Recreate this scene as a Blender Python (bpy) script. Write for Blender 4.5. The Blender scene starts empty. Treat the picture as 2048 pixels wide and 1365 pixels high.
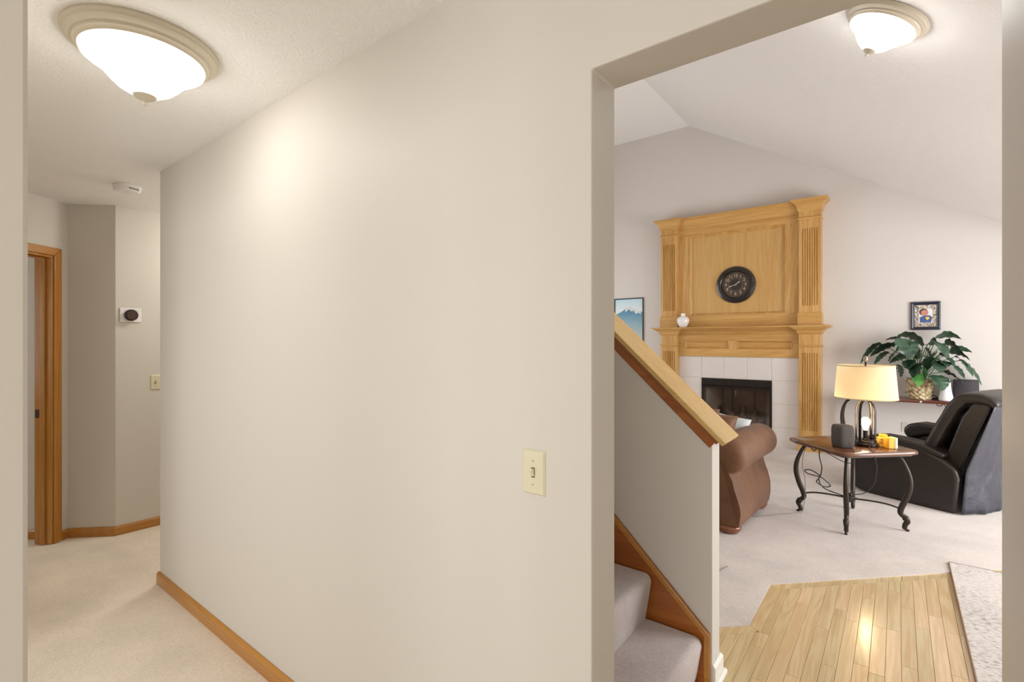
import bpy, bmesh, math, random
from mathutils import Vector, Matrix

random.seed(7)
scene = bpy.context.scene
C = scene.collection
PI = math.pi

# ------------------------------------------------------------------ camera
ANG = math.atan2(771, 988)
cam_d = bpy.data.cameras.new('camera')
cam_d.sensor_fit = 'HORIZONTAL'
cam_d.sensor_width = 36.0
cam_d.lens = 988.0 / 2048.0 * 36.0
cam_d.clip_start = 0.02
cam_o = bpy.data.objects.new('camera', cam_d)
cam_o.location = (0, 0, 1.438)
cam_o.rotation_euler = (PI / 2, 0, ANG)
C.objects.link(cam_o)
scene.camera = cam_o

# ------------------------------------------------------------------ world, daylight, added fill lights, exposure
world = bpy.data.worlds.new('world')
scene.world = world
world.use_nodes = True
bg = world.node_tree.nodes['Background']
bg.inputs['Color'].default_value = (0.86, 0.93, 1.0, 1)
bg.inputs['Strength'].default_value = 1.0

def area_light(name, loc, rot, sx, sy, power, col):
    l = bpy.data.lights.new(name, 'AREA')
    l.shape = 'RECTANGLE'; l.size = sx; l.size_y = sy
    l.energy = power; l.color = col
    o = bpy.data.objects.new(name, l)
    o.location = loc; o.rotation_euler = rot
    C.objects.link(o)
    return o
# daylight outside the right hand living room window; the other four are added fill
area_light('daylight_patio', (3.02, 4.85, 1.2), (0, PI / 2, 0), 1.95, 2.4, 122, (0.97, 0.985, 1.0))
area_light('fill_entry', (0.6, -2.5, 1.4), (PI / 2, 0, 0), 2.0, 1.5, 33, (1.0, 0.99, 0.98))  # added frontal fill on the hall wall; its window is invented
area_light('fill_side_room', (-2.15, -1.62, 1.4), (PI / 2, 0, 0), 1.8, 1.5, 25, (1.0, 0.99, 0.98))  # added fill for the middle of the hall, through an invented doorway
area_light('fill_bedroom', (-5.9, -1.62, 1.5), (PI / 2, 0, 0), 1.4, 1.2, 9, (1.0, 0.98, 0.95))  # added to lift the dark room behind the door; window invented
area_light('fill_living_left', (-4.92, 5.3, 1.75), (0, -PI / 2, 0), 1.9, 2.8, 30, (0.98, 0.985, 1.0))  # added to brighten the sloped ceiling; its window is invented

vs = scene.view_settings
vs.view_transform = 'Standard'
vs.look = 'None'
vs.exposure = 0.45
vs.gamma = 1.0
vs.use_curve_mapping = False
LAMP = 10.0          # strength of the frosted glass bowls

# ------------------------------------------------------------------ helpers
def srgb(r, g, b):
    def f(v):
        v /= 255.0
        return v / 12.92 if v <= 0.04045 else ((v + 0.055) / 1.055) ** 2.4
    return (f(r), f(g), f(b), 1.0)

def obj(name, bm, mat, parent=None, smooth=False, bevel=0.0, seg=2, world_of=None):
    me = bpy.data.meshes.new(name)
    bmesh.ops.recalc_face_normals(bm, faces=bm.faces[:])
    if world_of is not None:
        bmesh.ops.translate(bm, verts=bm.verts[:], vec=-Vector(world_of))
    bm.to_mesh(me); bm.free()
    if smooth:
        for p in me.polygons: p.use_smooth = True
    o = bpy.data.objects.new(name, me)
    C.objects.link(o)
    if mat is not None: me.materials.append(mat)
    if parent is not None: o.parent = parent
    if bevel > 0:
        m = o.modifiers.new('bevel', 'BEVEL')
        m.width = bevel; m.segments = seg; m.limit_method = 'ANGLE'; m.angle_limit = math.radians(35)
    return o

def auto_smooth(o, deg=40):
    me = o.data
    for p in me.polygons: p.use_smooth = True
    try:
        me.set_sharp_from_angle(angle=math.radians(deg))
    except Exception:
        pass
    return o

def tag(o, label, cat, group=None):
    o['label'] = label; o['category'] = cat
    if group: o['group'] = group
    return o

def thing(name, label, cat, loc=(0, 0, 0), rot=(0, 0, 0), group=None):
    o = bpy.data.objects.new(name, None)
    o.empty_display_size = 0.1
    C.objects.link(o)
    o.location = loc; o.rotation_euler = rot
    return tag(o, label, cat, group)

def struct(o):
    o['kind'] = 'structure'
    return o

def B(): return bmesh.new()

def box(bm, x0, x1, y0, y1, z0, z1):
    vs_ = [bm.verts.new(p) for p in ((x0, y0, z0), (x1, y0, z0), (x1, y1, z0), (x0, y1, z0),
                                     (x0, y0, z1), (x1, y0, z1), (x1, y1, z1), (x0, y1, z1))]
    for f in ((0, 3, 2, 1), (4, 5, 6, 7), (0, 1, 5, 4), (1, 2, 6, 5), (2, 3, 7, 6), (3, 0, 4, 7)):
        bm.faces.new([vs_[i] for i in f])
    return bm

def prism(bm, pts, fn, a, b):
    """polygon pts (2d) extruded from a to b; fn(u, v, w) -> 3d point"""
    lo = [bm.verts.new(fn(u, v, a)) for u, v in pts]
    hi = [bm.verts.new(fn(u, v, b)) for u, v in pts]
    n = len(pts)
    bm.faces.new(lo[::-1]); bm.faces.new(hi)
    for i in range(n):
        bm.faces.new((lo[i], lo[(i + 1) % n], hi[(i + 1) % n], hi[i]))
    return bm
XZ = lambda u, v, w: (u, w, v)      # polygon in xz, extruded along y
XY = lambda u, v, w: (u, v, w)      # polygon in xy, extruded along z
YZ = lambda u, v, w: (w, u, v)

def lathe(bm, prof, n=40, cx=0, cy=0, rmod=None):
    rings = []
    for r, z in prof:
        if r <= 1e-6:
            rings.append([bm.verts.new((cx, cy, z))])
        else:
            ring = []
            for i in range(n):
                a = 2 * PI * i / n
                rr = r if rmod is None else rmod(r, z, a)
                ring.append(bm.verts.new((cx + rr * math.cos(a), cy + rr * math.sin(a), z)))
            rings.append(ring)
    for a, b in zip(rings, rings[1:]):
        for i in range(n):
            j = (i + 1) % n
            if len(a) == 1 and len(b) == 1: continue
            if len(a) == 1: bm.faces.new((a[0], b[i], b[j]))
            elif len(b) == 1: bm.faces.new((a[i], b[0], a[j]))
            else: bm.faces.new((a[i], b[i], b[j], a[j]))
    return bm

def catmull(pts, n=6):
    P = [Vector(p) for p in pts]
    P = [2 * P[0] - P[1]] + P + [2 * P[-1] - P[-2]]
    out = []
    for i in range(1, len(P) - 2):
        for k in range(n):
            t = k / n
            a, b, c_, d_ = P[i - 1], P[i], P[i + 1], P[i + 2]
            out.append(0.5 * ((2 * b) + (-a + c_) * t + (2 * a - 5 * b + 4 * c_ - d_) * t * t + (-a + 3 * b - 3 * c_ + d_) * t ** 3))
    out.append(P[-2])
    return out

def tube(bm, pts, r, n=8, ry=None, up=None):
    """swept tube; r number or list; ry gives an oval/flat bar section"""
    pts = [Vector(p) for p in pts]
    m = len(pts)
    rs = r if isinstance(r, (list, tuple)) else [r] * m
    rys = rs if ry is None else (ry if isinstance(ry, (list, tuple)) else [ry] * m)
    rings = []
    prev = None
    for i, p in enumerate(pts):
        t = (pts[min(i + 1, m - 1)] - pts[max(i - 1, 0)])
        if t.length < 1e-9: t = Vector((0, 0, 1))
        t.normalize()
        if up is not None:
            u = Vector(up) - t * t.dot(Vector(up))
        elif prev is None:
            u = t.orthogonal()
        else:
            u = prev - t * t.dot(prev)
        if u.length < 1e-6: u = t.orthogonal()
        u.normalize(); prev = u
        v = t.cross(u)
        rings.append([bm.verts.new(p + u * rs[i] * math.cos(2 * PI * k / n) + v * rys[i] * math.sin(2 * PI * k / n)) for k in range(n)])
    for a, b in zip(rings, rings[1:]):
        for k in range(n):
            j = (k + 1) % n
            bm.faces.new((a[k], a[j], b[j], b[k]))
    bm.faces.new(rings[0][::-1]); bm.faces.new(rings[-1])
    return bm

def sweep(bm, path, prof):
    """moulding: profile (outward offset, z) swept along an xy polyline with mitres; outward = right hand side"""
    n = len(path); st = []
    nrm = []
    for a, b in zip(path, path[1:]):
        d = Vector((b[0] - a[0], b[1] - a[1])).normalized()
        nrm.append(Vector((d.y, -d.x)))
    for i, p in enumerate(path):
        if i == 0: m = nrm[0]
        elif i == n - 1: m = nrm[-1]
        else:
            m = (nrm[i - 1] + nrm[i]) / (1 + nrm[i - 1].dot(nrm[i]))
        st.append([bm.verts.new((p[0] + m.x * o, p[1] + m.y * o, z)) for o, z in prof])
    k = len(prof)
    for a, b in zip(st, st[1:]):
        for i in range(k):
            j = (i + 1) % k
            bm.faces.new((a[i], a[j], b[j], b[i]))
    bm.faces.new(st[0][::-1]); bm.faces.new(st[-1])
    return bm

def grid(bm, rows, close=False):
    """rows of 3d points -> quads"""
    R = [[bm.verts.new(p) for p in r] for r in rows]
    for a, b in zip(R, R[1:]):
        m = len(a)
        for i in range(m if close else m - 1):
            j = (i + 1) % m
            bm.faces.new((a[i], a[j], b[j], b[i]))
    return R

def copy_tree(o, parent=None):
    c_ = o.copy(); C.objects.link(c_)
    c_.parent = parent
    for ch in list(o.children): copy_tree(ch, c_)
    return c_

# ------------------------------------------------------------------ materials
def new_mat(name):
    m = bpy.data.materials.new(name); m.use_nodes = True
    nt = m.node_tree
    return m, nt, nt.nodes['Principled BSDF'], nt.nodes, nt.links

def mat(name, col, rough=0.5, metal=0.0, bump=None, vary=None, coat=0.0, spec=None, sheen=0.0):
    m, nt, p, N, L = new_mat(name)
    p.inputs['Base Color'].default_value = col
    p.inputs['Roughness'].default_value = rough
    p.inputs['Metallic'].default_value = metal
    if coat: p.inputs['Coat Weight'].default_value = coat; p.inputs['Coat Roughness'].default_value = 0.12
    if spec is not None: p.inputs['Specular IOR Level'].default_value = spec
    if sheen: p.inputs['Sheen Weight'].default_value = sheen
    if bump or vary:
        tc = N.new('ShaderNodeTexCoord')
    if vary:
        sc_, amt = vary
        nz = N.new('ShaderNodeTexNoise'); nz.inputs['Scale'].default_value = sc_; nz.inputs['Detail'].default_value = 5
        L.new(tc.outputs['Object'], nz.inputs['Vector'])
        mx = N.new('ShaderNodeMix'); mx.data_type = 'RGBA'
        mx.inputs['A'].default_value = tuple(v * (1 - amt) for v in col[:3]) + (1,)
        mx.inputs['B'].default_value = tuple(min(1, v * (1 + amt)) for v in col[:3]) + (1,)
        L.new(nz.outputs['Fac'], mx.inputs['Factor'])
        L.new(mx.outputs['Result'], p.inputs['Base Color'])
    if bump:
        sc_, st_, dist = bump
        nb = N.new('ShaderNodeTexNoise'); nb.inputs['Scale'].default_value = sc_; nb.inputs['Detail'].default_value = 3
        L.new(tc.outputs['Object'], nb.inputs['Vector'])
        b = N.new('ShaderNodeBump'); b.inputs['Strength'].default_value = st_; b.inputs['Distance'].default_value = dist
        L.new(nb.outputs['Fac'], b.inputs['Height'])
        L.new(b.outputs['Normal'], p.inputs['Normal'])
    return m

def wood(name, light, dark, axis='x', rough=0.38, coat=0.25, fine=1.0, contrast=1.0, rnd=0.0, cathedral=0.5):
    m, nt, p, N, L = new_mat(name)
    tc = N.new('ShaderNodeTexCoord'); oi = N.new('ShaderNodeObjectInfo')
    ofs = N.new('ShaderNodeVectorMath'); ofs.operation = 'SCALE'
    comb = N.new('ShaderNodeCombineXYZ')
    for k in range(3): L.new(oi.outputs['Random'], comb.inputs[k])
    L.new(comb.outputs[0], ofs.inputs[0]); ofs.inputs['Scale'].default_value = 13.7
    add = N.new('ShaderNodeVectorMath'); add.operation = 'ADD'
    L.new(tc.outputs['Object'], add.inputs[0]); L.new(ofs.outputs[0], add.inputs[1])
    mp = N.new('ShaderNodeMapping')
    sc_ = {'x': (0.06, 1, 1), 'y': (1, 0.06, 1), 'z': (1, 1, 0.06)}[axis]
    mp.inputs['Scale'].default_value = sc_
    L.new(add.outputs[0], mp.inputs['Vector'])
    n1 = N.new('ShaderNodeTexNoise'); n1.inputs['Scale'].default_value = 9 * fine; n1.inputs['Detail'].default_value = 3
    n1.inputs['Distortion'].default_value = 0.6
    L.new(mp.outputs[0], n1.inputs['Vector'])
    n2 = N.new('ShaderNodeTexNoise'); n2.inputs['Scale'].default_value = 95 * fine; n2.inputs['Detail'].default_value = 3
    L.new(mp.outputs[0], n2.inputs['Vector'])
    # cathedral rings: sine of distorted noise
    mul = N.new('ShaderNodeMath'); mul.operation = 'MULTIPLY'; mul.inputs[1].default_value = 55
    L.new(n1.outputs['Fac'], mul.inputs[0])
    sn = N.new('ShaderNodeMath'); sn.operation = 'SINE'; L.new(mul.outputs[0], sn.inputs[0])
    mr = N.new('ShaderNodeMath'); mr.operation = 'MULTIPLY_ADD'; mr.inputs[1].default_value = 0.14 * cathedral; mr.inputs[2].default_value = 0.0
    L.new(sn.outputs[0], mr.inputs[0])
    a1 = N.new('ShaderNodeMath'); a1.operation = 'MULTIPLY_ADD'; a1.inputs[1].default_value = 0.75
    L.new(n1.outputs['Fac'], a1.inputs[0]); L.new(mr.outputs[0], a1.inputs[2])
    a2 = N.new('ShaderNodeMath'); a2.operation = 'MULTIPLY_ADD'; a2.inputs[1].default_value = 0.45
    L.new(n2.outputs['Fac'], a2.inputs[0]); L.new(a1.outputs[0], a2.inputs[2])
    rp = N.new('ShaderNodeValToRGB')
    rp.color_ramp.elements[0].position = 0.6 - 0.3 / contrast; rp.color_ramp.elements[0].color = dark
    rp.color_ramp.elements[1].position = 0.6 + 0.25 / contrast; rp.color_ramp.elements[1].color = light
    L.new(a2.outputs[0], rp.inputs['Fac'])
    out = rp.outputs['Color']
    if rnd:
        hs = N.new('ShaderNodeHueSaturation')
        mm = N.new('ShaderNodeMapRange'); mm.inputs['To Min'].default_value = 1 - rnd; mm.inputs['To Max'].default_value = 1 + rnd
        L.new(oi.outputs['Random'], mm.inputs['Value']); L.new(mm.outputs[0], hs.inputs['Value'])
        mh = N.new('ShaderNodeMapRange'); mh.inputs['To Min'].default_value = 0.508; mh.inputs['To Max'].default_value = 0.49
        L.new(oi.outputs['Random'], mh.inputs['Value']); L.new(mh.outputs[0], hs.inputs['Hue'])
        L.new(out, hs.inputs['Color']); out = hs.outputs['Color']
    L.new(out, p.inputs['Base Color'])
    p.inputs['Roughness'].default_value = rough
    if coat:
        p.inputs['Coat Weight'].default_value = coat; p.inputs['Coat Roughness'].default_value = 0.15
    b = N.new('ShaderNodeBump'); b.inputs['Strength'].default_value = 0.12; b.inputs['Distance'].default_value = 0.002
    L.new(n2.outputs['Fac'], b.inputs['Height']); L.new(b.outputs['Normal'], p.inputs['Normal'])
    return m

def carpet(name, col):
    m, nt, p, N, L = new_mat(name)
    tc = N.new('ShaderNodeTexCoord')
    big = N.new('ShaderNodeTexNoise'); big.inputs['Scale'].default_value = 2.6; big.inputs['Detail'].default_value = 4; big.inputs['Roughness'].default_value = 0.6
    fib = N.new('ShaderNodeTexNoise'); fib.inputs['Scale'].default_value = 170; fib.inputs['Detail'].default_value = 4; fib.inputs['Roughness'].default_value = 0.7
    med = N.new('ShaderNodeTexNoise'); med.inputs['Scale'].default_value = 60; med.inputs['Detail'].default_value = 4
    for n_ in (big, fib, med): L.new(tc.outputs['Object'], n_.inputs['Vector'])
    a = N.new('ShaderNodeMath'); a.operation = 'MULTIPLY_ADD'; a.inputs[1].default_value = 0.46
    L.new(big.outputs['Fac'], a.inputs[0])
    f2 = N.new('ShaderNodeMath'); f2.operation = 'MULTIPLY'; f2.inputs[1].default_value = 0.55
    L.new(fib.outputs['Fac'], f2.inputs[0]); L.new(f2.outputs[0], a.inputs[2])
    a3 = N.new('ShaderNodeMath'); a3.operation = 'MULTIPLY_ADD'; a3.inputs[1].default_value = 0.24
    L.new(med.outputs['Fac'], a3.inputs[0]); L.new(a.outputs[0], a3.inputs[2])
    rp = N.new('ShaderNodeValToRGB')
    rp.color_ramp.elements[0].position = 0.36; rp.color_ramp.elements[0].color = tuple(v * 0.7 for v in col[:3]) + (1,)
    rp.color_ramp.elements[1].position = 0.72; rp.color_ramp.elements[1].color = tuple(min(1, v * 1.14) for v in col[:3]) + (1,)
    L.new(a3.outputs[0], rp.inputs['Fac']); L.new(rp.outputs['Color'], p.inputs['Base Color'])
    p.inputs['Roughness'].default_value = 0.95
    p.inputs['Specular IOR Level'].default_value = 0.1
    p.inputs['Sheen Weight'].default_value = 0.25
    ad = N.new('ShaderNodeMath'); ad.operation = 'MULTIPLY_ADD'; ad.inputs[1].default_value = 0.6
    L.new(med.outputs['Fac'], ad.inputs[0]); L.new(fib.outputs['Fac'], ad.inputs[2])
    b = N.new('ShaderNodeBump'); b.inputs['Strength'].default_value = 0.55; b.inputs['Distance'].default_value = 0.008
    L.new(ad.outputs[0], b.inputs['Height']); L.new(b.outputs['Normal'], p.inputs['Normal'])
    return m

def ceiling_mat(name, col):
    m, nt, p, N, L = new_mat(name)
    p.inputs['Base Color'].default_value = col
    p.inputs['Roughness'].default_value = 0.85
    tc = N.new('ShaderNodeTexCoord')
    nz = N.new('ShaderNodeTexNoise'); nz.inputs['Scale'].default_value = 38; nz.inputs['Detail'].default_value = 6; nz.inputs['Roughness'].default_value = 0.6; nz.inputs['Distortion'].default_value = 1.6
    L.new(tc.outputs['Object'], nz.inputs['Vector'])
    rp = N.new('ShaderNodeValToRGB'); rp.color_ramp.elements[0].position = 0.42; rp.color_ramp.elements[1].position = 0.62
    L.new(nz.outputs['Fac'], rp.inputs['Fac'])
    b = N.new('ShaderNodeBump'); b.inputs['Strength'].default_value = 0.4; b.inputs['Distance'].default_value = 0.005
    L.new(rp.outputs['Color'], b.inputs['Height']); L.new(b.outputs['Normal'], p.inputs['Normal'])
    return m

def emit(name, col, strength, base=(0.9, 0.9, 0.88, 1)):
    m, nt, p, N, L = new_mat(name)
    p.inputs['Base Color'].default_value = base
    p.inputs['Emission Color'].default_value = col
    p.inputs['Emission Strength'].default_value = strength
    p.inputs['Roughness'].default_value = 0.3
    return m

M = {}
M['paint'] = mat('wall_paint', srgb(215, 209, 199), 0.55, bump=(140, 0.10, 0.002), spec=0.35)
M['paint_liv'] = mat('living_wall_paint', srgb(219, 212, 206), 0.6, bump=(140, 0.08, 0.002), spec=0.3)
M['ceil'] = ceiling_mat('textured_ceiling', srgb(249, 247, 243))
M['ceil_smooth'] = ceiling_mat('vault_ceiling', srgb(246, 243, 240))
M['carpet'] = carpet('beige_carpet', srgb(240, 225, 203))
M['carpet_liv'] = carpet('living_carpet', srgb(213, 202, 195))
M['carpet_stair'] = carpet('stair_carpet', srgb(214, 203, 200))
M['oak_x'] = wood('golden_oak_x', srgb(214, 170, 102), srgb(180, 128, 60), 'x')
M['oak_y'] = wood('golden_oak_y', srgb(214, 170, 102), srgb(180, 128, 60), 'y')
M['oak_z'] = wood('golden_oak_z', srgb(216, 174, 108), srgb(180, 128, 60), 'z', contrast=1.3)
M['trim_x'] = wood('oak_trim_x', srgb(196, 140, 66), srgb(168, 106, 36), 'x', contrast=0.8)
M['trim_y'] = wood('oak_trim_y', srgb(196, 140, 66), srgb(168, 106, 36), 'y', contrast=0.8)
M['trim_z'] = wood('oak_trim_z', srgb(200, 142, 62), srgb(160, 98, 30), 'z', rough=0.28, coat=0.5)
M['pine'] = wood('pine_skirt', srgb(176, 104, 42), srgb(140, 72, 24), 'x', rough=0.3, coat=0.4)
M['plank'] = wood('maple_plank', srgb(226, 201, 160), srgb(203, 172, 126), 'y', rough=0.24, coat=0.6, rnd=0.1, cathedral=0.9)
M['white'] = mat('white_trim', srgb(238, 234, 224), 0.4)
M['tile'] = mat('cream_tile', srgb(226, 218, 212), 0.25, vary=(14, 0.05), coat=0.2)
M['grout'] = mat('grout', srgb(190, 180, 172), 0.9)
M['black_metal'] = mat('black_metal', srgb(42, 36, 32), 0.38, 0.4)
M['firebox'] = mat('firebox_lining', srgb(150, 136, 126), 0.8, vary=(8, 0.25))
M['log'] = mat('ceramic_log', srgb(128, 108, 90), 0.9, bump=(40, 0.8, 0.02), vary=(20, 0.4))
M['iron'] = mat('wrought_iron', srgb(58, 50, 45), 0.42, 0.55, bump=(60, 0.2, 0.003))
M['ivory'] = mat('ivory_plastic', srgb(222, 214, 184), 0.35)
M['dark'] = mat('dark_slot', srgb(52, 46, 40), 0.6)
M['plastic_white'] = mat('white_plastic', srgb(240, 238, 234), 0.35)
M['table_wood'] = wood('walnut_top', srgb(122, 78, 50), srgb(70, 38, 22), 'x', rough=0.26, coat=0.5, contrast=0.8)
M['console_wood'] = wood('cherry_top', srgb(120, 62, 44), srgb(74, 34, 24), 'x', rough=0.28, coat=0.4, contrast=0.8)
M['leather'] = mat('dark_leather', srgb(36, 29, 25), 0.4, bump=(45, 0.25, 0.01), spec=0.5)
M['flap'] = mat('dark_cover_cloth', srgb(52, 52, 61), 0.45, bump=(6, 0.5, 0.05))
M['suede'] = mat('brown_suede', srgb(106, 69, 42), 0.65, vary=(5, 0.55), bump=(30, 0.2, 0.006), sheen=0.08)
M['foot'] = mat('bun_foot_wood', srgb(124, 70, 40), 0.25, coat=0.4)
M['nickel'] = mat('brushed_nickel', srgb(214, 204, 184), 0.45, 0.1)
M['glow'] = emit('frosted_glass', (1.0, 0.975, 0.93, 1), LAMP)
M['glow2'] = emit('frosted_glass_living', (1.0, 0.975, 0.94, 1), LAMP * 1.8)

# ------------------------------------------------------------------ constants of the place
CEIL = 2.44
WY0, WY1 = 1.0245, 1.146          # hall wall faces
DX0, DX1, DZ = -0.564, 0.30, 2.075   # opening
HX = -3.446                        # outside corner of hall wall
LW = 7.58                          # fireplace wall
RIDX, RIDZ, SL = -2.5, 4.71, 0.5806
EAVE = RIDX + (RIDZ - CEIL) / SL
def roof(x): return RIDZ if x < RIDX else max(CEIL, RIDZ - SL * (x - RIDX))
RX = 2.9                           # right living wall
LX = -4.75                         # left living wall

# ------------------------------------------------------------------ shell: floors
o = obj('floor', box(B(), -7.2, 3.1, -2.6, 8.3, -0.16, -0.03), M['grout']); struct(o)
hall_poly = [(-7.0, -1.5), (-0.7, -1.5), (-0.7, -2.45), (2.1, -2.45), (2.1, WY0), (DX1, WY0), (DX1, WY0 + 0.06), (DX0, WY0 + 0.06), (DX0, WY0), (HX, WY0), (HX, 2.9), (-4.6, 2.9), (-7.0, 2.9)]
o = obj('floor_carpet_hall', prism(B(), hall_poly, XY, -0.03, 0.0), M['carpet']); struct(o)
# living room carpet: everything beyond the hardwood edge
K1 = (-1.06, 2.235); K2 = (-0.59, 2.705); K3 = (-0.59, 3.235); K4 = (0.30, 4.125)
def diag(x): return K3[1] + (x - K3[0])
WEND = 1.25
liv_poly = [(LX, 2.24), K1, K2, K3, (WEND, diag(WEND)), (WEND, 2.4), (RX, 2.4), (RX, LW), (LX, LW)]
o = obj('floor_carpet_living', prism(B(), liv_poly, XY, -0.03, 0.005), M['carpet_liv']); struct(o)

# hardwood strip floor, every strip a plank object
wood_floor = obj('floor_hardwood', box(B(), -1.1, WEND, WY0 + 0.06, 5.1, -0.029, -0.012), M['dark']); struct(wood_floor)
PW = 0.0565; G = 0.0006; BORD = 0.057
def plank(poly):
    bm = B()
    cx = sum(p[0] for p in poly) / len(poly); cy = sum(p[1] for p in poly) / len(poly)
    lo = [bm.verts.new((x, y, -0.0125)) for x, y in poly]
    md = [bm.verts.new((x, y, -0.0012)) for x, y in poly]
    def ins(x, y):
        v = Vector((cx - x, cy - y)); l_ = v.length
        return (x + (0.0012 if x < cx else -0.0012), y + (0.0012 if y < cy else -0.0012), 0.0)
    hi = [bm.verts.new(ins(x, y)) for x, y in poly]
    n = len(poly)
    bm.faces.new(hi)
    for a, b in ((lo, md), (md, hi)):
        for i in range(n):
            bm.faces.new((a[i], a[(i + 1) % n], b[(i + 1) % n], b[i]))
    return obj('plank', bm, M['plank'], wood_floor)
def ytop(x):      # inner edge of the border boards
    s2 = BORD * math.sqrt(2)
    if x < K2[0] + BORD: return min(K1[1] + (x - K1[0]) - s2, 99)
    return diag(x) - s2
x = -1.06
i = 0
while x < WEND - 0.03:
    xa, xb = x + G, x + PW - G
    ys = WY1 if xb < 0.30 else 2.55
    if xb < -0.62: ys = 2.245
    if xb < -0.62 + 0.03 and xb > -0.62: ys = 2.245
    if -0.62 < xb < -0.59: plank([(xa, WY1 + G), (xb, WY1 + G), (xb, 2.112), (xa, 2.112)])
    # inside the foyer the strips beside the stairs start at the wall end
    split = K2[0] + BORD
    if xb <= split:
        ta, tb = ytop(xa), ytop(xb)
    elif xa < split:
        ta = tb = K2[1] - math.tan(PI / 8) * BORD - 0.002
        plank([(split + G, ta + 0.002), (xb, ta + 0.002), (xb, ytop(xb) - G), (split + G, ytop(split + 1e-4) - G)])
    else:
        ta, tb = ytop(xa), ytop(xb)
    y = ys
    rnd = random.Random(i * 17 + 3)
    first = True
    while True:
        L_ = rnd.uniform(0.35, 1.0) if not first else rnd.uniform(0.15, 0.8)
        first = False
        y2 = y + L_
        if y2 > min(ta, tb) - 0.12:
            if min(ta, tb) > y + 0.01:
                plank([(xa, y + G), (xb, y + G), (xb, tb - G), (xa, ta - G)])
            break
        plank([(xa, y + G), (xb, y + G), (xb, y2 - G), (xa, y2 - G)])
        y = y2
    x += PW; i += 1
# border boards with mitred corners
def off_line(p, q, d):
    v = Vector((q[0] - p[0], q[1] - p[1])).normalized(); n_ = Vector((v.y, -v.x))
    return n_ * d
s2 = BORD * math.sqrt(2)
q = math.tan(PI / 8) * BORD
plank([(K1[0], K1[1] + 0.0), (K2[0], K2[1]), (K2[0] + BORD, K2[1] - q - 0.0), (K1[0] + s2, K1[1])])
plank([(K2[0], K2[1] + G), (K3[0], K3[1] - G), (K3[0] + BORD, K3[1] - q), (K2[0] + BORD, K2[1] - q + G)])
for xa, xb in ((K3[0], 0.02), (0.021, 0.62), (0.621, WEND)):
    plank([(xa + G, diag(xa) + G), (xb - G, diag(xb) - G), (xb - G, diag(xb) - s2) if xb < WEND else (xb - G, diag(xb) - s2), (xa + (BORD if xa == K3[0] else G), (K3[1] - q + G) if xa == K3[0] else diag(xa) - s2)])

# ------------------------------------------------------------------ shell: walls
wall_pts = [(HX, 0), (DX0, 0), (DX0, DZ), (DX1, DZ), (DX1, 0), (2.1, 0), (2.1, 4.9), (HX, 4.9)]
wall_hall = struct(obj('wall_hall', prism(B(), wall_pts, XZ, WY0, WY1), M['paint'], bevel=0.004))
# return of that wall at the far corner, closing the stair from the side corridor
struct(obj('wall_corridor_right', box(B(), HX, HX + 0.12, WY1 + 0.0005, 2.9, 0, 4.9), M['paint']))
# near wall end on the left of the picture
NEX, NEY = -0.675, 0.0906
struct(obj('wall_near_left', prism(B(), [(NEX - 0.45, NEY), (NEX, NEY), (NEX, -2.45), (NEX - 0.13, -2.45), (NEX - 0.13, NEY - 0.13), (NEX - 0.45, NEY - 0.13)], XY, 0, CEIL + 0.05), M['paint'], bevel=0.004))
# invented wide doorway and side room, added to light the long wall
OX0, OX1 = -3.05, NEX - 0.451
struct(obj('wall_added_doorway', prism(B(), [(-4.42, 0), (OX0, 0), (OX0, 2.075), (OX1, 2.075), (OX1, CEIL + 0.05), (-4.42, CEIL + 0.05)], XZ, NEY - 0.13, NEY), M['paint']))
bm = B()
for a in ((-4.32, -3.05, 0, CEIL + .05), (-1.25, NEX - 0.13, 0, CEIL + .05), (-3.05, -1.25, 0, 0.65), (-3.05, -1.25, 2.15, CEIL + .05)):
    box(bm, a[0], a[1], -1.6, -1.5, a[2], a[3])
struct(obj('wall_added_room_back', bm, M['paint']))  # unseen wall added to hold the side room's invented window
# angled walls at the far end of the hall
PAB = Vector((-4.785, 0.85)); AD = Vector((0.6, -0.8)); AN = Vector((-0.8, -0.6))
PBC = Vector((-4.555, 1.075))
# wall C and wall B
struct(obj('wall_corridor_end', prism(B(), [(PBC.x, PBC.y), (PBC.x, 2.9), (PBC.x - 0.12, 2.9), (PBC.x - 0.12, PBC.y + 0.05)], XY, 0, CEIL + 0.05), M['paint']))
struct(obj('wall_corridor_angle', prism(B(), [(PAB.x, PAB.y), (PBC.x, PBC.y), (PBC.x - 0.119, PBC.y + 0.05), (PAB.x - 0.14, PAB.y + 0.06)], XY, 0, CEIL + 0.05), M['paint']))
struct(obj('wall_corridor_back', box(B(), PBC.x - 0.12, HX, 2.9, 3.02, 0, 4.9), M['paint']))
# wall A with a doorway (local s along AD from PAB)
DS0, DS1, DH = 0.113, 0.88, 2.045
def Apt(s_, n_): return (PAB.x + AD.x * s_ + AN.x * n_, PAB.y + AD.y * s_ + AN.y * n_)
AF = lambda u, v, w: (Apt(u, w)[0], Apt(u, w)[1], v)
struct(obj('wall_door_angle', prism(B(), [(0, 0), (DS0, 0), (DS0, DH), (DS1, DH), (DS1, 0), (1.05, 0), (1.05, CEIL + 0.05), (0, CEIL + 0.05)], AF, 0, 0.115), M['paint']))
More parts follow.
